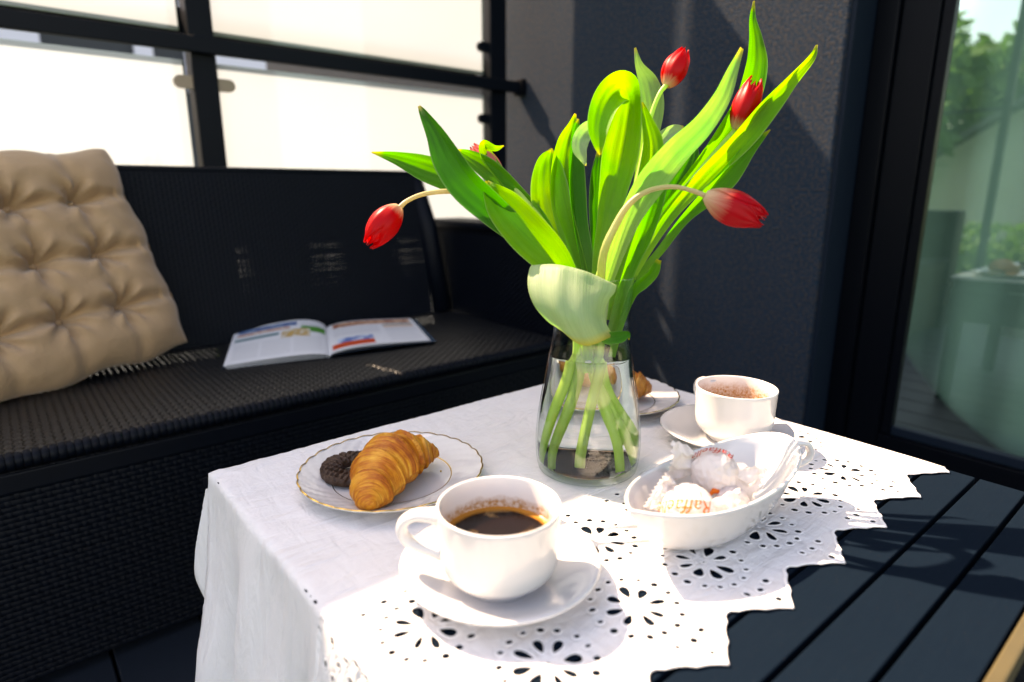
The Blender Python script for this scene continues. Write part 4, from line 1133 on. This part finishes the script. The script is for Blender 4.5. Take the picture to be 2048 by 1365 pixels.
def B(t, *a, **k):
    ex = set(bpy.data.objects); _bl(*a[:4], None, **k)
    for o in set(bpy.data.objects) - ex: adopt(o, t)
# stems: cut end in the vase, neck, then up in the open
S(t1, [vz(-.046, .006, .010), vz(-.040, .008, .03), vz(-.018, .006, .075), vz(-.006, .006, .120), vz(-.008, .010, .165), P(1130, 520, .66), P(1040, 425, .66), P(960, 390, .655), P(905, 383, .65), P(850, 388, .645), P(815, 402, .64), P(797, 418, .638)], [.0055, .0058, .006, .006, .0055, .0045, .004, .0036, .0032, .0028, .0026, .0034], 'stem_tan')
B(t1, P(799, 414, .638), P(733, 492, .630), .0160, 'petal_red', seed=.4, blunt=.86)
S(t2, [vz(-.040, .026, .010), vz(-.026, .020, .06), vz(-.012, .012, .115), vz(-.012, .012, .165), P(1120, 500, .68), P(1040, 390, .70), P(1003, 352, .725)], [.0055, .0058, .0055, .005, .0045, .004, .004])
B(t2, P(1003, 352, .725), P(943, 291, .725), .0125, 'petal_pink', seed=1.0)
S(t3, [vz(.004, -.040, .009), vz(.006, -.030, .04), vz(.004, -.008, .09), vz(.002, .002, .13), vz(.003, .004, .17), P(1215, 510, .665), P(1258, 420, .675), P(1282, 330, .68), P(1300, 240, .685), P(1318, 190, .685), P(1335, 168, .685)], [.0058, .0055, .0052, .005, .0048, .0042, .0038, .0034, .003, .0028, .0034])
B(t3, P(1333, 173, .685), P(1372, 96, .685), .0145, 'petal_red', openn=.000, seed=.9)
S(t4, [vz(.038, -.022, .012), vz(.032, -.016, .04), vz(.016, -.004, .09), vz(.012, .0, .13), vz(.014, 0, .17), P(1250, 540, .67), P(1330, 430, .67), P(1410, 330, .67), P(1470, 262, .665)], [.006, .0058, .0055, .005, .005, .0045, .004, .0038, .0036])
B(t4, P(1472, 262, .665), P(1512, 158, .66), .0150, 'petal_red', openn=.001, seed=2.0)
S(t5, [vz(-.034, -.022, .018), vz(-.028, -.018, .034), vz(-.010, -.012, .08), vz(.004, -.010, .13), vz(.004, -.010, .175), P(1205, 520, .615), P(1232, 450, .605), P(1262, 405, .60), P(1300, 381, .595), P(1345, 374, .59), P(1385, 382, .585), P(1415, 394, .582)], [.0062, .006, .0056, .0054, .0052, .0050, .0044, .0036, .003, .0027, .0026, .0032], 'stem_tan')
B(t5, P(1410, 391, .582), P(1530, 446, .575), .0172, 'petal_blush', seed=1.55, blunt=.83)
S(t6, [vz(.026, -.036, .010), vz(.020, -.026, .04), vz(.008, -.006, .09), vz(.004, .006, .13), vz(.002, .010, .17), P(1200, 540, .65)], [.0055, .0052, .005, .005, .005, .003])
S(t6, [vz(.044, .010, .020), vz(.034, .012, .05), vz(.018, .010, .10), vz(.012, .008, .14), P(1215, 560, .66)], [.005, .005, .005, .0045, .003])
# leaves (tip first)
G = 'leaf_green'; D = 'leaf_deep'; Y = 'leaf_lime'; W_ = 'leaf_pale'
L(t1, [(743, 305, .68, 1, 10), (795, 318, .68, 13, 15), (850, 338, .68, 26, 15), (910, 362, .675, 28, 15), (970, 400, .67, 24, 10), (1060, 470, .665, 18, 0), (1130, 560, .665, 12, 0), (1165, 660, .672, 8, 0)], G, cup_=.3, seed=1)
L(t1, [(838, 212, .66, 2, -20), (850, 232, .655, 10, -25), (872, 270, .65, 19, -25), (897, 320, .645, 29, -20), (932, 370, .64, 33, -15), (985, 420, .64, 31, -10), (1050, 480, .645, 24, 0), (1120, 570, .655, 14, 0), (1165, 670, .67, 8, 0)], D, cup_=.35, seed=2)
L(t2, [(912, 300, .71, 2, 0), (940, 315, .71, 14, 5), (980, 342, .705, 21, 5), (1030, 390, .70, 20, 5), (1085, 450, .69, 16, 0), (1140, 560, .68, 10, 0), (1170, 665, .675, 7, 0)], G, cup_=.3)
L(t2, [(1008, 292, .71, 1, 20), (990, 297, .71, 6, 20), (968, 288, .712, 9, 30), (972, 312, .712, 12, 45), (1000, 350, .71, 12, 40), (1050, 410, .70, 11, 20), (1110, 500, .69, 9, 0), (1165, 640, .68, 6, 0)], Y, cup_=.3, n=60)
L(t2, [(974, 362, .645, 3, 0), (985, 385, .64, 19, 5), (1010, 418, .635, 36, 8), (1055, 468, .63, 42, 5), (1105, 520, .632, 36, 0), (1145, 590, .645, 22, 0), (1172, 680, .668, 12, 0), (1176, 745, .675, 8, 0)], Y, cup_=.45, wave=.0012, seed=3)
L(t1, [(1103, 297, .70, 2, 0), (1098, 325, .70, 24, 5), (1098, 375, .695, 37, 5), (1108, 430, .69, 39, 0), (1132, 490, .685, 30, 0), (1160, 570, .68, 20, 0), (1178, 680, .677, 12, 0)], Y, cup_=.3, seed=5)
L(t3, [(1156, 238, .688, 2, 20), (1150, 265, .688, 9, 30), (1148, 320, .688, 14, 40), (1150, 390, .685, 16, 45), (1158, 460, .68, 15, 40), (1174, 540, .675, 12, 20), (1185, 680, .675, 8, 0)], D, cup_=.6, wave=.001, seed=6)
L(t2, [(1151, 228, .70, 2, 0), (1144, 252, .70, 9, 10), (1130, 288, .70, 17, 15), (1122, 340, .70, 22, 15), (1124, 410, .695, 22, 10), (1145, 500, .685, 17, 0), (1175, 640, .68, 9, 0)], Y, cup_=.45, wave=.0015, seed=16)
# big leaf that rolls over towards the viewer
L(t6, [(1200, 310, .628, 2, 0), (1198, 290, .626, 11, 8), (1198, 255, .626, 22, 10), (1208, 215, .632, 28, 5), (1226, 186, .642, 31, 0), (1246, 176, .655, 30, 0), (1257, 198, .664, 24, 0), (1254, 240, .667, 30, -8), (1242, 310, .667, 36, -8), (1228, 380, .667, 29, -8), (1214, 450, .667, 20, -5), (1200, 520, .668, 15, 0), (1193, 610, .670, 11, 0), (1190, 700, .675, 8, 0)], Y, cup_=.5, n=96, seed=7)
L(t5, [(1171, 332, .655, 1, 0), (1167, 318, .655, 8, 5), (1160, 296, .655, 15, 10), (1166, 274, .657, 18, 10), (1184, 256, .66, 15, 0), (1206, 250, .664, 8, 0)], 'leaf_bloom_sunlit', cup_=.4, wave=.0025, n=40, seed=5)
L(t3, [(1200, 300, .695, 6, 0), (1198, 360, .692, 18, 10), (1200, 430, .69, 22, 10), (1200, 520, .685, 16, 5), (1195, 640, .68, 9, 0)], D, cup_=.2)
L(t3, [(1284, 205, .66, 2, 0), (1294, 240, .66, 11, 10), (1305, 290, .66, 20, 15), (1298, 350, .66, 22, 10), (1278, 430, .66, 18, 5), (1248, 520, .662, 12, 0), (1215, 640, .67, 8, 0)], Y, cup_=.4, wave=.001)
L(t3, [(1270, 96, .70, 2, 0), (1278, 130, .70, 8, 10), (1296, 168, .70, 19, 15), (1304, 215, .695, 23, 10), (1295, 290, .69, 18, 5), (1275, 400, .685, 14, 0), (1235, 540, .68, 9, 0)], W_, cup_=.3)
L(t5, [(1484, 97, .60, 4.0, 10), (1464, 140, .598, 10.4, 30), (1440, 195, .595, 16.8, 40), (1400, 250, .595, 22.4, 42), (1348, 300, .60, 28.0, 38), (1300, 360, .605, 28.8, 30), (1262, 430, .612, 22.4, 15), (1232, 510, .625, 16.0, -5), (1205, 600, .65, 10.4, 0), (1192, 680, .668, 7.2, 0)], W_, cup_=.40, n=60, wave=.0008, seed=9)
L(t4, [(1508, 2, .67, 1.6, 0), (1505, 40, .67, 7.0, 20), (1510, 85, .672, 13.3, 25), (1508, 135, .674, 19.5, 40), (1488, 200, .676, 23.4, 45), (1448, 270, .678, 25.7, 42), (1400, 340, .68, 21.8, 30), (1340, 420, .68, 15.6, 0), (1285, 510, .68, 10.1, 0), (1240, 600, .68, 7.0, 0)], G, cup_=.45, n=60, seed=11)
L(t4, [(1634, 90, .655, 1.5, 10), (1622, 118, .655, 7.6, 20), (1580, 163, .652, 12.9, 40), (1535, 213, .65, 18.2, 48), (1480, 278, .648, 20.5, 45), (1410, 348, .65, 18.2, 35), (1340, 428, .655, 13.7, 10), (1285, 515, .66, 9.9, 0), (1240, 600, .665, 6.8, 0)], Y, cup_=.45, n=60, seed=12)
L(t4, [(1540, 260, .66, 0.9, 10), (1505, 292, .66, 11.7, 15), (1462, 342, .66, 19.8, 40), (1420, 388, .66, 17.1, 35), (1368, 440, .66, 9.9, 10), (1318, 505, .665, 8.1, 0), (1270, 560, .67, 7.2, 0)], G, cup_=.4, n=50, seed=13)
L(t4, [(1390, 282, .70, 3, 0), (1378, 320, .70, 20, 5), (1350, 370, .695, 28, 10), (1310, 440, .69, 22, 5), (1272, 510, .685, 15, 0), (1230, 600, .68, 9, 0)], D, cup_=.2)
L(t6, [(1368, 257, .685, 5, 0), (1345, 266, .685, 15, 0), (1318, 300, .682, 22, 10), (1292, 380, .68, 18, 5), (1262, 470, .675, 13, 0), (1220, 600, .675, 9, 0)], 'leaf_bloom_sunlit', cup_=.25)
L(t5, [(1330, 330, .64, 8, 10), (1310, 400, .64, 17, 20), (1285, 470, .645, 17, 25), (1262, 530, .65, 13, 20), (1240, 600, .655, 10, 0), (1215, 690, .668, 8, 0)], G, cup_=.5)
L(t6, [(1318, 520, .655, 5, 0), (1306, 545, .655, 11, 20), (1285, 565, .655, 11, 30), (1262, 590, .657, 10, 20), (1240, 650, .662, 8, 0), (1222, 720, .67, 7, 0)], G, cup_=.5)
# broad pale leaf falling over the front of the rim
adopt(_gl([[(1120, 640, .66), (1150, 640, .655), (1185, 650, .652), (1212, 655, .655)],
           [(1085, 560, .640), (1125, 556, .632), (1175, 572, .630), (1220, 592, .640)],
           [(1066, 531, .618), (1112, 529, .606), (1172, 543, .600), (1232, 570, .612)],
           [(1057, 546, .608), (1108, 552, .592), (1168, 568, .586), (1230, 584, .604)],
           [(1056, 578, .600), (1108, 590, .581), (1168, 600, .577), (1216, 603, .597)],
           [(1068, 612, .598), (1116, 628, .578), (1170, 636, .574), (1209, 630, .594)],
           [(1092, 642, .600), (1134, 660, .584), (1178, 664, .578), (1214, 650, .590)],
           [(1118, 662, .604), (1152, 684, .594), (1192, 690, .588), (1228, 672, .598)]], 'leaf_bloom_sunlit', None), t6)
L(t6, [(1258, 680, .598, 1, 0), (1256, 668, .598, 5, 10), (1240, 674, .598, 12, 10), (1215, 676, .597, 12, 0), (1190, 668, .592, 9, 0)], D, cup_=.3, n=24)
